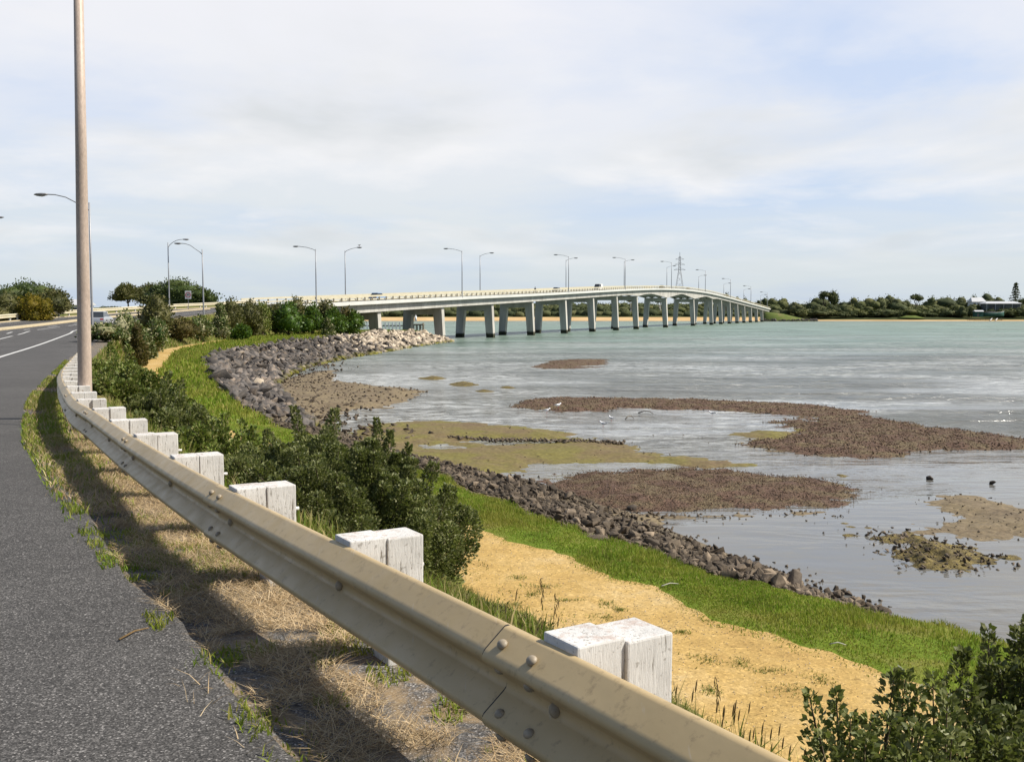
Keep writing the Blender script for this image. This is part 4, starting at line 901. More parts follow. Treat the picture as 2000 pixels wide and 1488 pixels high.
def tree(name, base, h, w, label, cat, mats, group=None, nl=6, leaves=900, leaf=.3, trunk=.15, wide=1.0, zmin=-.5, core=.72, bark='bark', shape='round', seed=0, depth=None):
    base = np.array(base, float); t = thing(name, label, cat, base, group); rg = np.random.default_rng(int(seed)+int(abs(base[0]*13+base[1]*7))); lobes = []
    th = h*trunk; ch = h-th; depth = depth or w
    for k in range(nl):
        a = rg.uniform(0, 2*math.pi); q = math.sqrt(rg.uniform(0, 1))*.62
        if shape == 'round': zc = rg.uniform(.30, .72)*(1-.35*q); lr = rg.uniform(.26, .40)
        elif shape == 'cone': zc = (k+.5)/nl*.9; q *= (1-zc)*.9; lr = .36*(1-zc*.75)
        elif shape == 'flat': zc = rg.uniform(.62, .86); q *= 1.25; lr = rg.uniform(.2, .30)
        else: zc = rg.uniform(.2, .8)*(1-.3*q); lr = rg.uniform(.2, .34)
        lobes.append(((math.cos(a)*q*w*.5/.62*.62, math.sin(a)*q*depth*.5, th+ch*zc), (w*lr*rg.uniform(.85, 1.15), depth*lr, ch*min(.42, lr*rg.uniform(.75, 1.05)) if shape != 'flat' else ch*.16)))
    if shape == 'round': lobes.append(((0, 0, th+ch*.45), (w*.36, depth*.36, ch*.42))); lobes.append(((0, 0, th+ch*.66), (w*.28, depth*.28, ch*.34)))
    V, F = crown(lobes, leaves, leaf, core, seed=seed+base[0], zmin=zmin); put('crown', fast('crown', V, F), M[mats], t)
    m = MB(); m.tube([(0, 0, -.3), (w*.01, 0, th*.5), (0, 0, th+ch*.35)], [h*.035, h*.028, h*.016], 7); limbs(m, (0, 0, th*.8), [l[0] for l in lobes[:5]], h*.016)
    m.build('trunk', M[bark], t); return t
def spires(name, label, cat, base, stems, mat, leaf, per, group=None, wid=.62, core=False):
    """a shrub of upright leafy shoots: stems = list of (foot, tip, radius) relative to base"""
    t = thing(name, label, cat, base, group); VV = []; FF = []; b = 0; m = MB()
    for (f, tp, r) in stems:
        f = np.array(f, float); tp = np.array(tp, float); L = np.linalg.norm(tp-f); k = int(per*L*max(.5, r/.15))
        q = 1-U(0, 1, k)**1.15*.82; ax = (tp-f)/L; d = RNG.normal(size=(k, 3)); d -= ax*(d@ax)[:, None]; d /= np.linalg.norm(d, axis=1)[:, None]
        wob = np.sin(q*9+f[0]*7)*.25+1; rad = r*np.clip(1.15*(1-q**3*.8), .12, 1)*wob*np.sqrt(U(.10, 1.1, k))
        bend = np.array((math.sin(f[0]*9)*.06, math.cos(f[1]*9)*.06, 0))*L
        P = f+(tp-f)*q[:, None]+bend*(q*(1-q)*4)[:, None]+d*rad[:, None]; la = d*.8+ax*.75+RNG.normal(0, .35, (k, 3))
        V, F = leaf_quads(P, la, leaf*U(.6, 1.3, k), wid); VV.append(V); FF.append(F+b); b += len(V)
        m.tube([f-(0, 0, .15), f+(tp-f)*.5+bend, tp-(tp-f)*.04], [.014, .009, .003], 5, False)
    put('foliage', fast('foliage', np.vstack(VV), np.vstack(FF)), M[mat], t); m.build('stems', M['bark'], t); return t
def clump(px, py, Y, w, d, h, n, r, seed, top=None):
    """shoots over an oval footprint; tall in the middle; returns base and stems"""
    rg = np.random.default_rng(seed); b = D(px, py, Y); b[2] = gz(b[0], b[1]); st = []
    for k in range(n):
        a = rg.uniform(0, 2*math.pi); q = math.sqrt(rg.uniform(0, 1)); x = math.cos(a)*q*w/2; y = math.sin(a)*q*d/2
        z0 = gz(b[0]+x*.8, b[1]+y*.8)-b[2]; hh = h*(1-.55*q**2.2)*rg.uniform(.72, 1.08)
        st.append(((x*.75, y*.75, z0), (x*1.12+rg.normal(0, .05), y*1.12+rg.normal(0, .05), z0*.5+hh), r*rg.uniform(.8, 1.25)))
    return b, st
def tip_at(b, px, py, Y): return D(px, py, Y)-b

# big dark shrub behind the rail
b, st = clump(672, 1005, 11.2, 2.75, 2.7, 1.22, 150, .20, 3)
for (px, py, Y, r) in [(573,795,11.8,.13),(655,800,11.6,.12),(640,835,11.2,.15),(735,818,11.6,.10),(762,842,11.5,.12),(800,868,11.4,.12),(520,842,12.2,.16),(605,860,11.2,.17),(700,865,11.3,.17),(850,905,11.4,.16),(905,990,11.3,.16),(930,1060,11.2,.12),(480,870,12.4,.18),(560,880,11.0,.2),(880,950,11.0,.18),(660,900,10.8,.2),(770,930,10.8,.2),(830,1000,10.6,.2),(860,1060,10.6,.18),(700,980,10.5,.2),(610,950,10.7,.2)]:
    tp = tip_at(b, px, py, Y); ft = np.array((tp[0]*.62, tp[1]*.6, 0)); ft[2] = gz(b[0]+ft[0], b[1]+ft[1])-b[2]; st.append((ft, tp, r))
spires('coastal_shrub', 'large dense dark green shrub with upright shoots right behind the guard rail', 'shrub', b, st, 'leaf_dark', .036, 1250)
# shrubs left of it, down the bank
for (px, py, Y, w, d, h, n, r, seed, tips, lab, mat, per) in [
    (445, 872, 14.8, 2.1, 1.9, .85, 54, .2, 11, [(470,822,15),(415,822,15),(440,808,15.5),(395,838,14.4),(495,835,14.6),(385,825,15.5)], 'low olive shrub between the tall dark shrub and the white posts', 'leaf_mid', 420),
    (335, 805, 19.5, 1.75, 1.7, .90, 44, .22, 12, [(330,728,20),(352,742,20),(300,765,19.5),(372,800,19.5)], 'green shrub with two spiky shoots beside the sandy path', 'leaf_dark', 330),
    (265, 760, 24, 2.6, 2.4, 1.0, 60, .28, 13, [(240,715,25),(290,735,24.5),(215,730,25)], 'grey green shrub beside the tall near pole', 'leaf_mid', 260),
    (246, 716, 34, 2.6, 3.0, 1.25, 60, .32, 14, [(215,672,35),(250,676,34)], 'broad grey green shrub behind the tall near pole', 'leaf_mid', 190)]:
    b, st = clump(px, py, Y, w, d, h, n, r, seed)
    for (qx, qy, QY) in tips:
        tp = tip_at(b, qx, qy, QY); ft = np.array((tp[0]*.75, tp[1]*.75, 0)); st.append((ft, tp, r*.55))
    spires('bank_shrub', lab, 'shrub', b, st, mat, .05+.0012*(Y-11)*2, per)
# near shrubs at the lower right, in front of the path
b = D(1790, 1560, 5.2); b[2] = gz(b[0], b[1]); st = []
for (px, py, Y, r) in [(1580,1352,5.2,.075),(1632,1348,5.2,.055),(1660,1395,5.1,.09),(1700,1400,5.2,.09),(1745,1312,5.3,.07),(1768,1310,5.3,.075),(1790,1345,5.2,.1),(1822,1318,5.3,.08),(1850,1360,5.1,.11),(1600,1430,5.0,.10),(1740,1400,5.0,.13),(1800,1420,4.9,.15),(1860,1430,4.9,.14),(1690,1440,4.9,.12),(1770,1470,4.8,.15),(1640,1470,4.9,.09),(1830,1480,4.8,.15)]:
    tp = tip_at(b, px, py, Y); ft = np.array((tp[0]*.85, tp[1]*.5, 0)); ft[2] = gz(b[0]+ft[0], b[1]+ft[1])-b[2]; st.append((ft, tp, r))
spires('coastal_shrub', 'leafy green shrub with separate spires in front of the path at lower right', 'shrub', b, st, 'leaf_dark', .040, 620, wid=.7)
b = D(1960, 1560, 5.6); b[2] = gz(b[0], b[1]); st = []
for (px, py, Y, r) in [(1884,1272,5.7,.085),(1930,1225,5.9,.07),(1935,1290,5.7,.11),(1900,1340,5.5,.11),(1960,1300,5.6,.15),(1990,1230,5.8,.13),(2010,1210,5.9,.16),(1995,1300,5.6,.18),(1930,1380,5.3,.16),(1980,1390,5.3,.2),(2030,1290,5.6,.2),(1950,1450,5.1,.2),(2010,1450,5.1,.2),(1910,1430,5.2,.12),(2060,1260,5.7,.2),(2070,1380,5.3,.2)]:
    tp = tip_at(b, px, py, Y); ft = np.array((tp[0]*.85, tp[1]*.5, 0)); ft[2] = gz(b[0]+ft[0], b[1]+ft[1])-b[2]; st.append((ft, tp, r))
spires('coastal_shrub', 'dense dark shrub cut by the right edge of the picture', 'shrub', b, st, 'leaf_dark', .040, 760, wid=.7)
# low weeds behind the rail
for (px, py, Y, w, h, n, mat, lab) in [(1060, 1215, 6.6, .8, .22, 26, 'leaf_brown', 'reddish weedy clump behind the rail beside the nearest white post'), (960, 1175, 7.4, .9, .26, 30, 'leaf_olive', 'low weedy clump behind the rail below the large dark shrub'), (1150, 1215, 6.2, .6, .16, 18, 'leaf_brown', 'small brown weed clump by the path edge left of the nearest white post')]:
    b, st = clump(px, py, Y, w, w, h, n, .05, px); spires('weed_clump', lab, 'weed', b, st, mat, .03, 420, wid=.4)
parts = []
for (px, py, Y, w, n, h0, h1) in [(900, 1150, 7.0, .7, 900, .08, .24), (830, 1120, 7.6, .6, 600, .08, .22), (985, 1200, 6.3, .4, 300, .06, .2), (1400, 1420, 4.6, .6, 500, .06, .2), (1500, 1480, 4.4, .6, 500, .06, .2), (700, 1085, 8, .6, 200, .1, .25), (360, 870, 15, 1.0, 700, .15, .4)]:
    c = D(px, py, Y); P = np.column_stack([c[0]+RNG.normal(0, w/2, n), c[1]+RNG.normal(0, w/2, n), np.zeros(n)]); P[:, 2] = ground(P); parts.append(blades(P, U(h0, h1, n), U(.005, .011, n), U(.1, .8, n)))
meadow('tall_bank_grass', parts, M['grass_mix'])

# ------------------------------------------------------------------ shrubs along the far bank, and trees beyond the road
def at_px(px, ytop, Y, wpx, zbase=None):
    c = D(px, ytop, Y); zb = gz(c[0], c[1], 2.4) if zbase is None else zbase; return np.array((c[0], c[1], zb)), c[2]-zb, wpx*Y/1944
for (px, yt, Y, wp, mat, shape, lab, zb) in [
    (205, 632, 64, 74, 'leaf_flower', 'round', 'flowering shrub with pale heads right of the tall near pole', None),
    (246, 604, 72, 66, 'leaf_flower', 'round', 'taller flowering shrub with cream heads left of the sandy path', None),
    (268, 628, 70, 50, 'leaf_brown', 'cone', 'thin brownish shrub above the bend of the sandy path', None),
    (282, 640, 78, 44, 'leaf_flower', 'cone', 'narrow shrub trailing pale flowers beside the sandy path', None),
    (307, 572, 90, 66, 'leaf_olive', 'round', 'dark rounded small tree on a leaning trunk beside the road', None),
    (302, 618, 88, 46, 'leaf_flower', 'round', 'round shrub with cream flowers under the small dark tree', None),
    (352, 620, 104, 74, 'leaf_brown', 'round', 'low brown and olive shrub below the speed sign', None),
    (390, 616, 112, 52, 'leaf_flower', 'round', 'shrub with pale flowers at the foot of a lamp post', None),
    (430, 590, 120, 48, 'leaf_flower', 'cone', 'tall pointed shrub covered in cream flowers', None),
    (452, 582, 128, 56, 'leaf_olive', 'round', 'dark olive shrub right behind the pointed flowering one', None),
    (488, 586, 132, 52, 'leaf_olive', 'round', 'dark olive shrub third from the pointed flowering one', None),
    (512, 590, 136, 44, 'leaf_mid', 'round', 'mid green shrub left of the bright green ones in the row', None),
    (470, 634, 118, 36, 'leaf_bright', 'round', 'small bright green bush low in front of the dark olive shrubs', None),
    (538, 592, 140, 52, 'leaf_olive', 'round', 'dark olive shrub in the middle of the long shrub row', None),
    (562, 588, 139, 54, 'leaf_bright', 'round', 'tall bright green shrub in the middle of the long shrub row', None),
    (580, 577, 148, 54, 'leaf_olive', 'round', 'tallest dark shrub of the long row, left of a lamp post', None),
    (610, 592, 146, 42, 'leaf_bright', 'round', 'bright green shrub below a lamp post near the bridge', None),
    (632, 586, 154, 50, 'leaf_olive', 'round', 'dark shrub against the bridge rail', None),
    (640, 622, 146, 30, 'leaf_flower', 'cone', 'small pale grey green shrub low in the row near the bridge', None),
    (652, 600, 152, 40, 'leaf_bright', 'round', 'rounded bright green shrub second from the bridge', None),
    (676, 600, 160, 44, 'leaf_brown', 'round', 'brownish shrub last but one before the bridge', None),
    (690, 606, 160, 46, 'leaf_bright', 'round', 'rounded bright green shrub nearest to the bridge', None)]:
    b, h, w = at_px(px, yt, Y, wp, zb)
    tree('bank_shrub', b, h, w, lab, 'shrub', mat, 'shrubs along the far bank', 7, 2600, .0019*Y+.05, .02 if 'trunk' not in lab else .3, core=.74, shape=shape, seed=px, zmin=-.75, depth=min(w, 5))
for (px, yt, Y, wp, mat, shape, lab, tr, zb) in [
    (52, 546, 128, 122, 'leaf_deep', 'round', 'tall domed dark green tree beyond the road at far left', .1, 4.8),
    (10, 569, 116, 96, 'leaf_olive', 'round', 'dull green tree cut by the left edge beyond the road', .05, 4.4),
    (66, 573, 114, 58, 'leaf_gold', 'round', 'golden green bush in front of the domed tree', .03, 4.4),
    (104, 562, 124, 74, 'leaf_olive', 'round', 'loose dark tree right of the golden bush', .08, 4.8),
    (249, 554, 188, 58, 'leaf_olive', 'round', 'umbrella shaped tree with bare trunk against the sky', .32, 6.2),
    (345, 541, 196, 132, 'leaf_deep', 'round', 'large dark rounded tree behind the speed sign', .1, 6.4),
    (298, 552, 200, 66, 'leaf_olive', 'round', 'dark tree between the umbrella shaped tree and the large rounded one', .1, 6.4),
    (390, 560, 190, 56, 'leaf_deep', 'round', 'dark tree at the right end of the clump behind the speed sign', .05, 6.4)]:
    b, h, w = at_px(px, yt, Y, wp, zb)
    tree('roadside_tree', b, h, w, lab, 'tree', mat, 'trees beyond the road', 9, 3600, .0018*Y+.05, tr, core=.74 if shape != 'flat' else .6, shape=shape, seed=px+3, zmin=-.7, depth=min(w, 8))
b, h, w = at_px(215, 600, 230, 60, 6.2); tree('distant_hedge', b, h, w, 'low dark hedge line on the skyline beyond the road', 'hedge', 'leaf_far', None, 7, 900, .4, .02, depth=4)
# far shore: trees one can tell apart, and the wood between them
def far_tree(px, yt, Y, wp, kind, lab, grp, zb=3.5, n=420, bark='bark', tr=.1):
    wp *= 1.45
    b, h, w = at_px(px, yt, Y, wp, zb); tree('far_tree', b, h, w, lab, 'tree', kind, grp, 7, n, 1.15, tr*.5, core=.80, shape='round', seed=px*3, zmin=-.7, depth=w, bark=bark)
GR = 'trees on the wooded shore right of the bridge'; GL = 'trees on the wooded shore behind the bridge'
for (px, yt, wp) in [(1508,580,24),(1530,580,26),(1553,588,20),(1575,592,20),(1595,579,30),(1648,588,30),(1668,578,22),(1697,580,34),(1720,578,28),(1736,574,26),(1752,581,30),(1770,585,24),(1820,578,26),(1852,578,34),(1878,577,26),(1902,575,20),(1926,570,30),(1950,578,24),(2005,579,24),(2030,576,30)]:
    far_tree(px, yt, 800+U(-15, 25), wp, 'leaf_far' if U() < .75 else 'leaf_far_light', 'rounded tree on the skyline of the wooded shore right of the bridge', GR)
for (px, yt, wp) in [(x+U(-5, 5), U(589, 604), U(22, 34)) for x in range(1560, 2040, 17)]+[(x, U(603, 610), U(14, 22)) for x in range(1570, 1890, 19)]:
    far_tree(px, yt, 770 if yt > 602 else 784, wp, 'leaf_far' if U() < .7 else 'leaf_far_light', 'bushy tree in the belt of trees above the right hand beach', 'bushy trees above the right hand beach', 3.0, 380, tr=.02)
for (px, yt, wp) in [(1880,596,18),(1898,597,14),(1937,603,12),(1955,604,12),(1975,602,14),(1996,599,18)]:
    far_tree(px, yt, 762, wp, 'leaf_far', 'dark bush in front of the houses on the right shore', 'bushes in front of the right shore houses', 3.0, 300, tr=.02)
for (px, yt, wp, lab) in [(1628,566,24,'tall dark pine with two rounded tops on the right shore skyline'),(1608,571,26,'flat topped tree joined to the tall dark pine on the right shore'),(1792,576,26,'umbrella topped tree alone on the right shore skyline'),(1419,570,16,'small dark tree showing above the bridge rail near its far end')]:
    b, h, w = at_px(px, yt, 800, wp, 4.0); tree('far_pine', b, h, w, lab, 'tree', 'leaf_far', None, 7, 600, 1.1, .3, shape='flat' if 'topped' in lab else 'round', core=.7, seed=px)
for (px, yt, wp) in [(x+U(-6, 6), U(586, 598), U(26, 44)) for x in range(690, 1240, 17)]+[(x+U(-5, 5), U(590, 600), U(24, 36)) for x in range(1240, 1520, 14)]:
    far_tree(px, yt, 842 if px < 1240 else 812, wp, 'leaf_far' if U() < .7 else 'leaf_far_light', 'bushy tree in the wood behind the beach seen under the bridge', GL, 3.5, 420, tr=.03)
for (px, yt, wp) in [(1440,577,14),(1455,580,16),(1432,583,14),(1466,588,16),(1482,585,16),(1494,580,18)]:
    far_tree(px, yt, 835, wp, 'leaf_far', 'dark tree standing above the far end of the bridge deck', 'trees above the far end of the bridge', 5, 300)
for (px, yt, wp, lab) in [(1232,580,26,'spreading tree with pale bare limbs seen between bridge piers'),(1290,583,24,'pale limbed tree seen under the highest spans')]:
    b, h, w = at_px(px, yt, 800, wp, 3.5); tree('far_gum_tree', b, h, w, lab, 'tree', 'leaf_far', None, 6, 260, 1.0, .4, shape='flat', core=.45, bark='pale_bark', seed=px)
lob = []
for x in np.arange(-260, 470, 7.0):
    y = np.interp(x, fx, fy0); lob.append(((x, y+36+U(0, 14), 4.0+U(0, 1.5)), (U(5, 8), 6, U(3, 5)))); lob.append(((x+3, y+80, 7), (9, 8, U(4.5, 7)))); lob.append(((x, y+120, 9), (10, 8, U(4.5, 7))))
lob = [l for l in lob if not (182 < l[0][0] < 230 and l[0][1] < 775)]
V, F = crown(lob, 26000, 1.1, .8, seed=4, zmin=-.6); tag(put('far_wood', fast('far_wood', V, F), M['leaf_far']), kind='stuff')
# norfolk pine: tiers of drooping branches
b, h, w = at_px(1984, 553, 800, 30, 6); t = thing('tiered_pine', 'tall pointed tiered pine above the houses at right', 'tree', b); VV = []; FF = []; q0 = 0
for k in range(9):
    z = h*(.25+.72*k/8); r = w*.5*(1-k/9.2)
    for a in np.arange(0, 6.28, 6.28/9):
        n = 14; q = U(0, 1, n); P = np.column_stack([np.cos(a)*r*q, np.sin(a)*r*q, z-q*q*1.2])+RNG.normal(0, .25, (n, 3)); V, F = leaf_quads(P, RNG.normal(size=(n, 3))+np.array((np.cos(a), np.sin(a), .6)), U(.8, 1.5, n), .5); VV.append(V); FF.append(F+q0); q0 += len(V)
put('crown', fast('crown', np.vstack(VV), np.vstack(FF)), M['leaf_far'], t); MB().tube([(0, 0, -.5), (0, 0, h*.98)], [.5, .08], 8).build('trunk', M['bark'], t)
# green mound and stones at the far bridge end, lawn on the right shore
mb = MB(); c = D(1530, 612, 722)
rings = []
for q, z in ((1.0, -.4), (.86, 1.2), (.6, 3.2), (.35, 5.4), (.12, 6.4)):
    rings.append([np.array((c[0]+3+math.cos(a)*19*q-(1-q)*14, c[1]+math.sin(a)*20*q+(1-q)*6, z)) for a in np.linspace(0, 6.283, 25)[:-1]])
o = mb.loft(rings).build('mound', M['lawn']); o['kind'] = 'structure'
P = np.array([(c[0]+3+math.cos(a)*20, c[1]+math.sin(a)*25, U(0, 1.5)) for a in U(math.pi, 2*math.pi+.3, 170)]); V, F = scatter(ROCKS, P, U(1.0, 2.2, 170)); tag(put('mound_stones', fast('mound_stones', V, F), M['basalt']), kind='stuff')
c = D(1785, 618, 752); rings = [[np.array((c[0]+math.cos(a)*11*q, c[1]+6+math.sin(a)*10*q, 1.8+(1-q)*3.2)) for a in np.linspace(0, 6.283, 17)[:-1]] for q in (1, .7, .3)]
o = MB().loft(rings).build('grassy_rise', M['lawn']); o['kind'] = 'structure'
# ------------------------------------------------------------------ houses on the right shore
def gable(name, px0, px1, ye, yr, yb, Y, lab, dep=9, over=.8, veranda=False):
    a = D(px0, yb, Y); e = D(px1, yb, Y); ze = D(px0, ye, Y)[2]; z1 = D(px0, yr, Y)[2]; zb = a[2]-1
    t = thing(name, lab, 'house', ((a[0]+e[0])/2, Y, zb)); o = np.array(((a[0]+e[0])/2, Y, zb)); w = e[0]-a[0]
    MB().box((0, dep/2, (ze-zb)/2), (w, dep, ze-zb)).build('wall', M['darkwall'] if veranda else M['white'], t)
    hz = ze-zb; hr = z1-zb; x = w/2+over
    r = MB(); r.add([(-x, -over, hz), (x, -over, hz), (x, dep+over, hz), (-x, dep+over, hz), (-x*.75, dep/2, hr), (x*.75, dep/2, hr)], [(0, 1, 5, 4), (2, 3, 4, 5), (0, 4, 3), (1, 2, 5), (0, 3, 2, 1)]); r.build('roof', M['roof'], t)
    for k in range(3):
        xx = -w/2+w*(k+.5)/3; wn = MB().box((xx, -.05, hz*.55), (w*.16, .12, hz*.35)).build('window', M['glass'], t)
    if veranda:
        for k in range(5): MB().box((-w/2+w*k/4, -over*.7, hz/2), (.18, .18, hz)).build('veranda_post', M['white'], t)
    return t
gable('beach_house', 1899, 1924, 589.5, 581, 596, 790, 'white house with pale gabled roof among the right shore trees', 8)
gable('beach_house', 1926, 1992, 593, 588.5, 606, 772, 'wide house with low pale roof and shaded veranda below the tiered pine', 10, 1.2, True)
c = D(1912, 619, 748); t = thing('boat_shed', 'small dark teal shed beside the green boat on the right shore', 'shed', c)
MB().box((0, 1.5, 2.0), (6.2, 4, 4.0)).build('wall', M['teal'], t); MB().add([(-3.4, -.9, 4.003), (3.4, -.9, 4.003), (3.4, 3.9, 4.003), (-3.4, 3.9, 4.003), (-3.4, 1.5, 5.0), (3.4, 1.5, 5.0)], [(0, 1, 5, 4), (2, 3, 4, 5), (0, 4, 3), (1, 2, 5), (0, 3, 2, 1)]).build('roof', M['roof'], t); MB().box((-1, -.56, 1.3), (1.4, .1, 2.4)).build('door', M['darkwall'], t)
c = D(1942, 620, 747); t = thing('boat', 'long dark teal boat hull drawn up on the right shore', 'boat', c)
MB().loft([[(x, -1.3*w+1.5, 3.6+s_), (x, 1.3*w+1.5, 3.6+s_), (x, .9*w+1.5, 1.6), (x, .1+1.5, .5+s_*.3), (x, -.1+1.5, .5+s_*.3), (x, -.9*w+1.5, 1.6)] for x, w, s_ in ((-7.2, .75, 0), (-4, 1, -.1), (1, 1.05, 0), (5, .7, .35), (7.8, .06, .9))]).build('hull', M['teal'], t)
MB().box((-2, 1.5, 4.1), (5, 2.0, 1.2)).build('cabin', M['darkwall'], t); MB().tube([(-7.2, .2, 3.75), (1, .15, 3.72), (5, .6, 4.0), (7.8, 1.45, 4.6)], .09, 6).build('gunwale', M['white'], t)
c = D(1925, 625, 743); t = thing('slipway', 'low weathered timber slip below the green boat', 'slipway', c)
MB().box((0, 0, .9), (26, 2.5, .3)).build('deck', M['timber_grey'], t)
for k in range(7): MB().box((-12+4*k, 0, .2), (.35, .35, 1.3)).build('pile', M['timber_grey'], t)
for x in (4, 8): MB().bar((x, -1.5, 1.2), (x-3.5, -6, -.2), .5, .3).build('ramp', M['white'], t)
# ------------------------------------------------------------------ lattice tower far behind
b = D(1327, 560, 900); b[2] = 8; hT = D(1327, 493, 900)[2]-8; t = thing('lattice_tower', 'tall steel lattice power tower behind the bridge crest', 'tower', b)
mb = MB(); w0 = 11.5; wz = lambda z: (w0*(1-z/hT*1.25)+.8*(z/hT) if z < hT*.68 else 1.9-(z/hT-.68)*2.4)/2; lv = list(np.linspace(0, hT*.68, 8))+list(np.linspace(hT*.68, hT*.93, 6))[1:]
for i in range(len(lv)-1):
    a, c_ = wz(lv[i]), wz(lv[i+1])
    for (sx, sy), (tx, ty) in zip([(-1,-1),(1,-1),(1,1),(-1,1)], [(1,-1),(1,1),(-1,1),(-1,-1)]):
        mb.bar((sx*a, sy*a, lv[i]), (sx*c_, sy*c_, lv[i+1]), .16); mb.bar((sx*a, sy*a, lv[i]), (tx*c_, ty*c_, lv[i+1]), .09); mb.bar((tx*a, ty*a, lv[i]), (sx*c_, sy*c_, lv[i+1]), .09)
mb.bar((0, 0, hT*.92), (0, 0, hT), .3); mb.build('lattice', M['steel'], t)
for z, L in ((.70, 5.2), (.79, 4.6), (.88, 3.8)):
    mb = MB(); [mb.bar((-L, 0, hT*z), (L, 0, hT*z), .25)]; [mb.bar((sx*L, 0, hT*z), (0, 0, hT*z+1.8), .2) for sx in (-1, 1)]; mb.build('cross_arm', M['steel'], t)
# ------------------------------------------------------------------ vehicles
def car(label, pos, ang, paint, kind='car'):
    t = thing('parked_car' if False else ('van' if kind == 'van' else 'car'), label, 'van' if kind == 'van' else 'car', pos, None, ang)
    L = 4.5 if kind == 'car' else 4.9; Wd = .88
    if kind == 'car':
        body = [(-2.25,.35,.62),(-2.2,.3,.85),(-1.4,.25,.95),(1.0,.22,.95),(1.9,.25,.85),(2.2,.35,.62)]; cab = [(-1.95,.92,.7),(-1.35,1.42,.60),(.15,1.46,.60),(1.05,.93,.72)]
    else:
        body = [(-2.45,.35,.8),(-2.4,.3,1.1),(-1.4,.25,1.15),(1.0,.22,1.15),(2.2,.25,1.0),(2.45,.35,.7)]; cab = [(-2.4,1.1,.82),(-2.3,2.05,.74),(1.1,2.1,.74),(2.1,1.05,.8)]
    MB().loft([[(x, -Wd*.96, z0), (x, Wd*.96, z0), (x, Wd, (z0+z1)/2), (x, Wd*.93, z1), (x, -Wd*.93, z1), (x, -Wd, (z0+z1)/2)] for x, z0, z1 in body]).build('body', paint, t, bevel=.04)
    zr_ = max(c[1] for c in cab); zl = min(c[1] for c in cab)
    P = [(cab[0][0], -cab[0][2], zl), (cab[3][0], -cab[3][2], zl), (cab[3][0], cab[3][2], zl), (cab[0][0], cab[0][2], zl), (cab[1][0], -cab[1][2], zr_-.05), (cab[2][0], -cab[2][2], zr_-.05), (cab[2][0], cab[2][2], zr_-.05), (cab[1][0], cab[1][2], zr_-.05)]
    MB().hexa(P).build('windows', M['glass'], t)
    MB().hexa([(cab[1][0]-.05, -cab[1][2]-.02, zr_-.06), (cab[2][0]+.05, -cab[2][2]-.02, zr_-.06), (cab[2][0]+.05, cab[2][2]+.02, zr_-.06), (cab[1][0]-.05, cab[1][2]+.02, zr_-.06), (cab[1][0]+.05, -cab[1][2]+.05, zr_+.02), (cab[2][0]-.1, -cab[2][2]+.05, zr_+.02), (cab[2][0]-.1, cab[2][2]-.05, zr_+.02), (cab[1][0]+.05, cab[1][2]-.05, zr_+.02)]).build('roof', paint, t)
    if kind == 'van': MB().hexa([(-2.43, -.84, 1.1), (-.4, -.84, 1.1), (-.4, .84, 1.1), (-2.43, .84, 1.1), (-2.34, -.78, 2.07), (-.4, -.78, 2.07), (-.4, .78, 2.07), (-2.34, .78, 2.07)]).build('cargo_side', paint, t)
    for x in (-1.35, 1.4):
        for y in (-.8, .8):
            w = MB().tube([(x, y-.1, .33), (x, y+.1, .33)], .33, 14).build('wheel', M['tyre'], t); s_ = math.copysign(1, y)
            MB().tube([(x, y+s_*.08, .33), (x, y+s_*.115, .33)], .2, 10).build('rim', M['chrome'], w)
    for y in (-.6, .6): MB().box((body[-1][0]-.06, y, .62), (.1, .3, .14)).build('headlight', M['lens'], t); MB().box((body[0][0]+.04, y, .7), (.08, .3, .14)).build('tail_light', M['redpaint'], t)
    return t
blue = plain('pale_blue_paint', (.22, .32, .48), .25, .5, var=.03); silver = plain('silver_paint', (.42, .44, .46), .25, .5, .4, .03); dk = plain('dark_paint', (.07, .075, .08), .25, .5, var=.03); wh = plain('white_car_paint', (.75, .75, .74), .3, .5, var=.02)
ANG = math.atan2(AX[1], AX[0])
def on_deck(px, n): s = solve(px, n); return BP(s, n, deckz(s)+.005)
car('pale blue car on the bridge nearest to the shrubs', on_deck(740, -2.9), ANG, blue)
car('silver car on the bridge beside a pair of lamp posts', on_deck(1088, -2.9), ANG, silver)
car('white van on the bridge', on_deck(1168, -2.9), ANG+math.pi, wh, 'van')
car('dark car on the bridge just before its crest', on_deck(1292, -2.9), ANG, dk)
car('silver car on the bridge just past the lattice tower', on_deck(1343, -2.9), ANG, silver)
p = D(193, 622, 92); s_ = float(s_of_y(99)); bb, tt, ll = frame(s_); pc = bb+ll*5.2
kx = (197-1000)/1944*pc[1]; pc = np.array((kx, pc[1])); car('pale silver car on the road half hidden by the tall near pole', (pc[0], pc[1], zr(99)+.01), math.atan2(tt[1], tt[0]), silver)
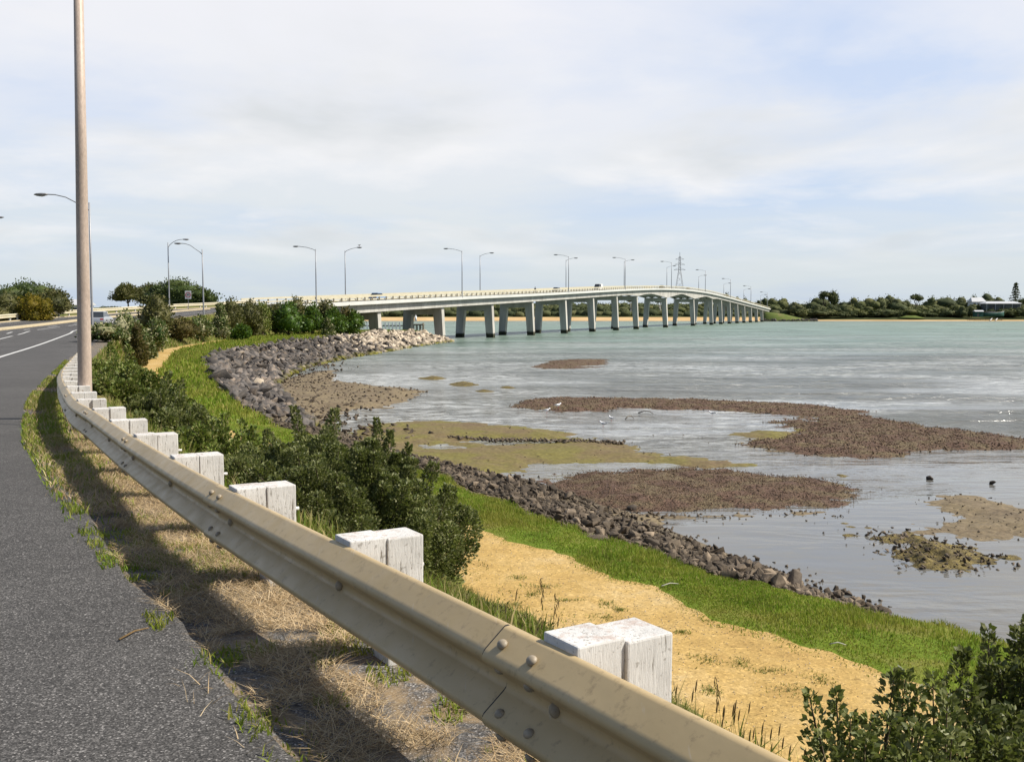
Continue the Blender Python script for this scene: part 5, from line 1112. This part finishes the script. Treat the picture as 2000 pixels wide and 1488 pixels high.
# ------------------------------------------------------------------ person on the bridge footway (one skinned body)
def skin_body(name, joints, edges, radii, mat, parent):
    me = bpy.data.meshes.new(name); me.from_pydata(joints, edges, []); o = put(name, me, mat, parent)
    md_ = o.modifiers.new('skin', 'SKIN')
    for v, r in zip(me.skin_vertices[0].data, radii): v.radius = (r, r)
    me.skin_vertices[0].data[0].use_root = True
    o.modifiers.new('sub', 'SUBSURF').levels = 1; o.modifiers['sub'].render_levels = 2; return o
b = on_deck(1045, NR-.9); b[2] += .1
t = thing('person', 'person in dark clothes walking on the bridge footway', 'person', b, None, ANG)
J = [(0,0,.95),(0,0,1.2),(0,0,1.42),(.02,0,1.52),(0,.17,1.40),(-.06,.22,1.12),(.08,.23,.88),(0,-.17,1.40),(.06,-.22,1.12),(.16,-.22,.9),(0,.09,.9),(.12,.1,.5),(.05,.1,.08),(.2,.1,.04),(0,-.09,.9),(-.05,-.1,.5),(-.25,-.1,.1),(-.1,-.1,.03)]
E = [(0,1),(1,2),(2,3),(2,4),(4,5),(5,6),(2,7),(7,8),(8,9),(0,10),(10,11),(11,12),(12,13),(0,14),(14,15),(15,16),(16,17)]
Rr = [.14,.13,.13,.055,.065,.045,.035,.065,.045,.035,.09,.065,.045,.035,.09,.065,.045,.035]
skin_body('body', J, E, Rr, M['cloth'], t)
hd = MB(); hd.loft([[(.03+x+math.cos(a)*r, math.sin(a)*r*.82, z) for a in np.linspace(0, 6.283, 13)[:-1]] for z, r, x in ((1.52,.05,0),(1.56,.075,.02),(1.62,.098,.01),(1.68,.102,0),(1.74,.085,-.01),(1.78,.03,-.02))]); hd.box((.135, 0, 1.63), (.03, .03, .04)); hd.build('head', M['skin'], t)
MB().loft([[(.015+math.cos(a)*r, math.sin(a)*r*.86, z) for a in np.linspace(0, 6.283, 13)[:-1]] for z, r in ((1.66,.108),(1.72,.108),(1.78,.075),(1.81,.02))]).build('hair', M['hair'], t)
# ------------------------------------------------------------------ birds
def gull(px, py, z, label, ang, flying=False, dark=False, Y=None):
    c = G(px, py, z) if Y is None else D(px, py, Y); t = thing('gull', label, 'bird', c, None, ang); k = 1.05; fm = M['hair'] if dark else M['feather']
    b0 = .0 if flying else .12
    MB().loft([[(x*k, math.cos(a)*r*k, (z_+b0+math.sin(a)*r)*k) for a in np.linspace(0, 6.283, 11)[:-1]] for x, r, z_ in ((-.22,.006,.06),(-.14,.03,.05),(-.04,.062,.05),(.05,.06,.06),(.11,.04,.10),(.14,.042,.135),(.175,.035,.14),(.205,.008,.135))]).build('body', fm, t)
    MB().tube([(.2*k, 0, (.135+b0)*k), (.25*k, 0, (.125+b0)*k)], [.012, .003], 6).build('bill', M['redpaint'], t)
    for s_ in (-1, 1):
        if flying: MB().loft([[(x0*k, s_*y*k, (z_+.07+b0)*k), (x1*k, s_*y*k, (z_+.07+b0)*k), (x1*k, s_*y*k, (z_+.05+b0)*k), (x0*k, s_*y*k, (z_+.05+b0)*k)] for y, x0, x1, z_ in ((.03,-.07,.07,0),(.2,-.06,.08,.11),(.36,-.08,.03,.16),(.5,-.12,-.08,.17))]).build('wing', fm if dark else M['white'], t)
        else: MB().loft([[(x*k, s_*(.045+.02*math.cos(a)*w)*k, (.07+b0+.035*math.sin(a)*w)*k) for a in np.linspace(0, 6.283, 9)[:-1]] for x, w in ((-.26,.1),(-.12,.7),(0,1.1),(.07,.3))]).build('wing', silver if not dark else fm, t); MB().tube([(0, s_*.025*k, .1*k), (.01*k, s_*.025*k, -.03)], .006, 5).build('leg', M['redpaint'], t)
gull(1178, 834, .05, 'white gull at the pool, the lower of two standing together', 2.6); gull(1194, 823, .05, 'white gull at the pool, the upper of two standing together', 2.2)
gull(1090, 797, .25, 'white gull standing on the narrow gravel bar', .5); gull(1068, 807, .03, 'white gull wading at the lower edge of the narrow gravel bar', .2)
gull(1391, 813, .1, 'white gull at the right end of the pool', 2.9)
L = [o for o in COL.objects if o.get('label', '').startswith('grey lamp post on the far edge of the bridge, first')][0]
h = [c for c in L.children if c.name.startswith('lamp_head')][0]; bb_ = [Vector(v) for v in h.bound_box]; top = max(v.z for v in bb_); cx_ = sum((v for v in bb_), Vector())/8; q_ = Vector(L.location)+Vector((cx_.x, cx_.y, top))
t_ = gull(0, 0, 0, 'dark bird perched on a lamp head near the start of the bridge', ANG, False, True, 100) if False else None
def perch(c):
    gull(1000, 744, 0, 'dark bird perched on a lamp head near the start of the bridge', 1.0, False, True, 50)
    o = [x for x in COL.objects if x.get('label', '').startswith('dark bird')][0]; o.location = c+Vector((0, 0, .02)); o.scale = (1.5, 1.5, 1.5)
perch(q_)
# ------------------------------------------------------------------ speed sign
b = D(368, 598, 152); b[2] = zr(152)+.0; zt = D(368, 568, 152)[2]; zb = D(368, 584, 152)[2]
t = thing('speed_sign', 'white speed sign with red ring on a post left of the road', 'road sign', b, None, 0)
MB().tube([(0, .05, -.2), (0, .05, zt-b[2]-.1)], .04, 8).build('post', M['lamp_pole'], t)
hh = zt-zb; ww = hh*.76; cz = (zt+zb)/2-b[2]
bd = MB().box((0, 0, cz), (ww, .03, hh)).build('board', M['white'], t, bevel=.01)
def ring(cx, cz_, r0, r1, y, sx=1.0): 
    a = np.linspace(0, 2*math.pi, 33); return MB().loft([[(cx+math.cos(q)*r1*sx, y, cz_+math.sin(q)*r1), (cx+math.cos(q)*r0*sx, y, cz_+math.sin(q)*r0), (cx+math.cos(q)*r0*sx, y-.006, cz_+math.sin(q)*r0), (cx+math.cos(q)*r1*sx, y-.006, cz_+math.sin(q)*r1)] for q in a], True, False, False)
ring(0, cz, ww*.33, ww*.44, -.017).build('red_ring', M['redpaint'], bd)
tx = bpy.data.curves.new('numerals', 'FONT'); tx.body = '80'; tx.size = ww*.5; tx.align_x = 'CENTER'; tx.align_y = 'CENTER'; tx.extrude = .003
tmp = bpy.data.objects.new('tmp', tx); COL.objects.link(tmp); bpy.context.view_layer.update(); me_ = bpy.data.meshes.new_from_object(tmp.evaluated_get(bpy.context.evaluated_depsgraph_get())); bpy.data.objects.remove(tmp)
to = bpy.data.objects.new('numerals', me_); COL.objects.link(to); to.parent = bd; to.location = (0, -.02, cz); to.rotation_euler = (math.pi/2, 0, 0); me_.materials.clear(); me_.materials.append(M['hair'])
for (pts, lab) in [([(232,1212),(262,1196),(290,1190)], 'brown twig lying across the asphalt edge in the middle of the verge'), ([(452,1478),(480,1468),(502,1456)], 'brown twig at the asphalt edge at the bottom of the picture')]:
    P_ = []
    for (a, b_) in pts: g_ = G(a, b_, 4.25); g_[2] = gz(g_[0], g_[1])+.012; P_.append(g_)
    tag(MB(P_[0]).tube(P_, [.005, .005, .003], 6).build('twig', M['seed'], None, loc=P_[0]), lab, 'twig')
# ------------------------------------------------------------------ rail on the left side of the road
P0 = off(WID+.35, 0.0); sel = np.where((by > 62) & (by < 165))[0]; fb = P0[sel[0]]
fr = thing('far_guard_rail', 'long cream guard rail on short posts along the far side of the road', 'guard rail', fb)
d_ = np.concatenate([[0], np.cumsum(np.linalg.norm(np.diff(P0[sel], axis=0), axis=1))])
rings = []
for i in sel:
    rings.append([P0[i]+np.array((*(-bl[i]*o*1.2), .36+hq*1.25)) for o, hq in PROF]+[P0[i]+np.array((*(-bl[i]*(o*1.2-.012)), .36+hq*1.25)) for o, hq in PROF[::-1]])
MB(fb).loft(rings, True, True, False).build('rail_beam', M['cream'], fr)
for k in range(int(d_[-1]/2.4)):
    i = sel[int(np.searchsorted(d_, k*2.4))]; c = P0[i]+np.array((*(bl[i]*.12), 0)); MB(fb).box(c+(0, 0, .3), (.16, .16, 1.05), (np.array((*bt[i], 0)), np.array((*bl[i], 0)), np.array((0, 0, 1.)))).build('post', M['timber'], fr)
# white house beyond the road
c = D(137, 616, 168); c[2] = 4.8; t = thing('roadside_house', 'small white building with a red band beyond the road, beside the left trees', 'house', c)
zt = D(137, 596, 168)[2]-4.8; MB().box((0, 2, zt/2), (4.2, 5, zt)).build('wall', M['white'], t); MB().add([(-2.5,-.9,zt+.003),(2.5,-.9,zt+.003),(2.5,4.9,zt+.003),(-2.5,4.9,zt+.003),(-2.5,2,zt+1.0),(2.5,2,zt+1.0)], [(0,1,5,4),(2,3,4,5),(0,4,3),(1,2,5),(0,3,2,1)]).build('roof', M['roof'], t)
MB().box((-.9, -.53, zt*.55), (2.2, .06, .6)).build('red_band', M['redpaint'], t); MB().box((1.2, -.53, zt*.6), (1.0, .06, .9)).build('window', M['glass'], t)
# ------------------------------------------------------------------ jetties behind the first piers, and a beacon
c = G(745, 650, 0.0); Yj = 262; c = D(742, 640, Yj); c[2] = 0; zt = D(742, 629, Yj)[2]
t = thing('wave_screen', 'row of white jetty piles seen under the first span of the bridge', 'jetty', c)
for k in range(13): x = -5.2+k*.95; MB().box((x, 0, zt/2-.7), (.34, .34, zt+1.2)).build('pile', M['white'], t)
MB().box((.5, .35, zt-1.0), (12.6, .25, .3)).build('rail', M['timber_grey'], t); MB().box((.5, 1.2, .9), (12.6, 1.2, .35)).build('deck', M['timber_grey'], t)
c = D(817, 640, Yj); c[2] = 0; zt = D(817, 634, Yj)[2]
t = thing('old_jetty', 'short dark timber jetty on piles left of the second pier', 'jetty', c)
MB().box((0, 0, zt), (2.9, 4, .35)).build('deck', M['postdark'], t)
for x in (-1.3, -.4, .5, 1.3):
    for y in (-1.6, 1.6): MB().tube([(x, y, -1), (x, y, zt+.45*(x > 1))], .13, 8).build('pile', M['postdark'], t)
MB().bar((-1.4, -1.7, zt*.35), (1.4, -1.7, zt*.45), .16).build('brace', M['postdark'], t)
c = D(812, 622, 735); c[2] = .2; t = thing('beacon', 'white navigation beacon on the far beach seen under the bridge', 'beacon', c)
hb = D(812, 612, 735)[2]; MB().tube([(0, 0, 0), (0, 0, hb*.6), (0, 0, hb*.62)], [1.0, .8, .5], 10).build('base', M['white'], t); MB().tube([(0, 0, hb*.62), (0, 0, hb)], [.35, .3], 8).build('mast', M['white'], t)
# driftwood
for (pts, lab) in [([(1222,818),(1226,813),(1233,812),(1238,817)], 'dark bent branch lying in the pool right of the two gulls'), ([(1247,806),(1258,803),(1268,803),(1276,808)], 'thin curved branch lying at the far side of the pool')]:
    c = G(*pts[0], .05); tag(MB(c).tube([G(a, b_, .03+.12*(i in (1, 2))) for i, (a, b_) in enumerate(pts)], [.035, .03, .025, .015], 7).build('driftwood', M['timber_grey'], None, loc=c), lab, 'driftwood')
for (a, b_, lab) in [((1292,1160),(1325,1148),'bleached stick lying on the green grass beside the path'), ((1620,1279),(1652,1278),'pale stick lying at the far edge of the path')]:
    p0 = G(*a, 1.0); p1 = G(*b_, 1.0)
    for p in (p0, p1): p[2] = gz(p[0], p[1])+.05
    tag(MB(p0).tube([p0, (p0+p1)/2+(0, 0, .03), p1], [.009, .008, .004], 6).build('stick', M['pale_bark'], None, loc=p0), lab, 'stick')
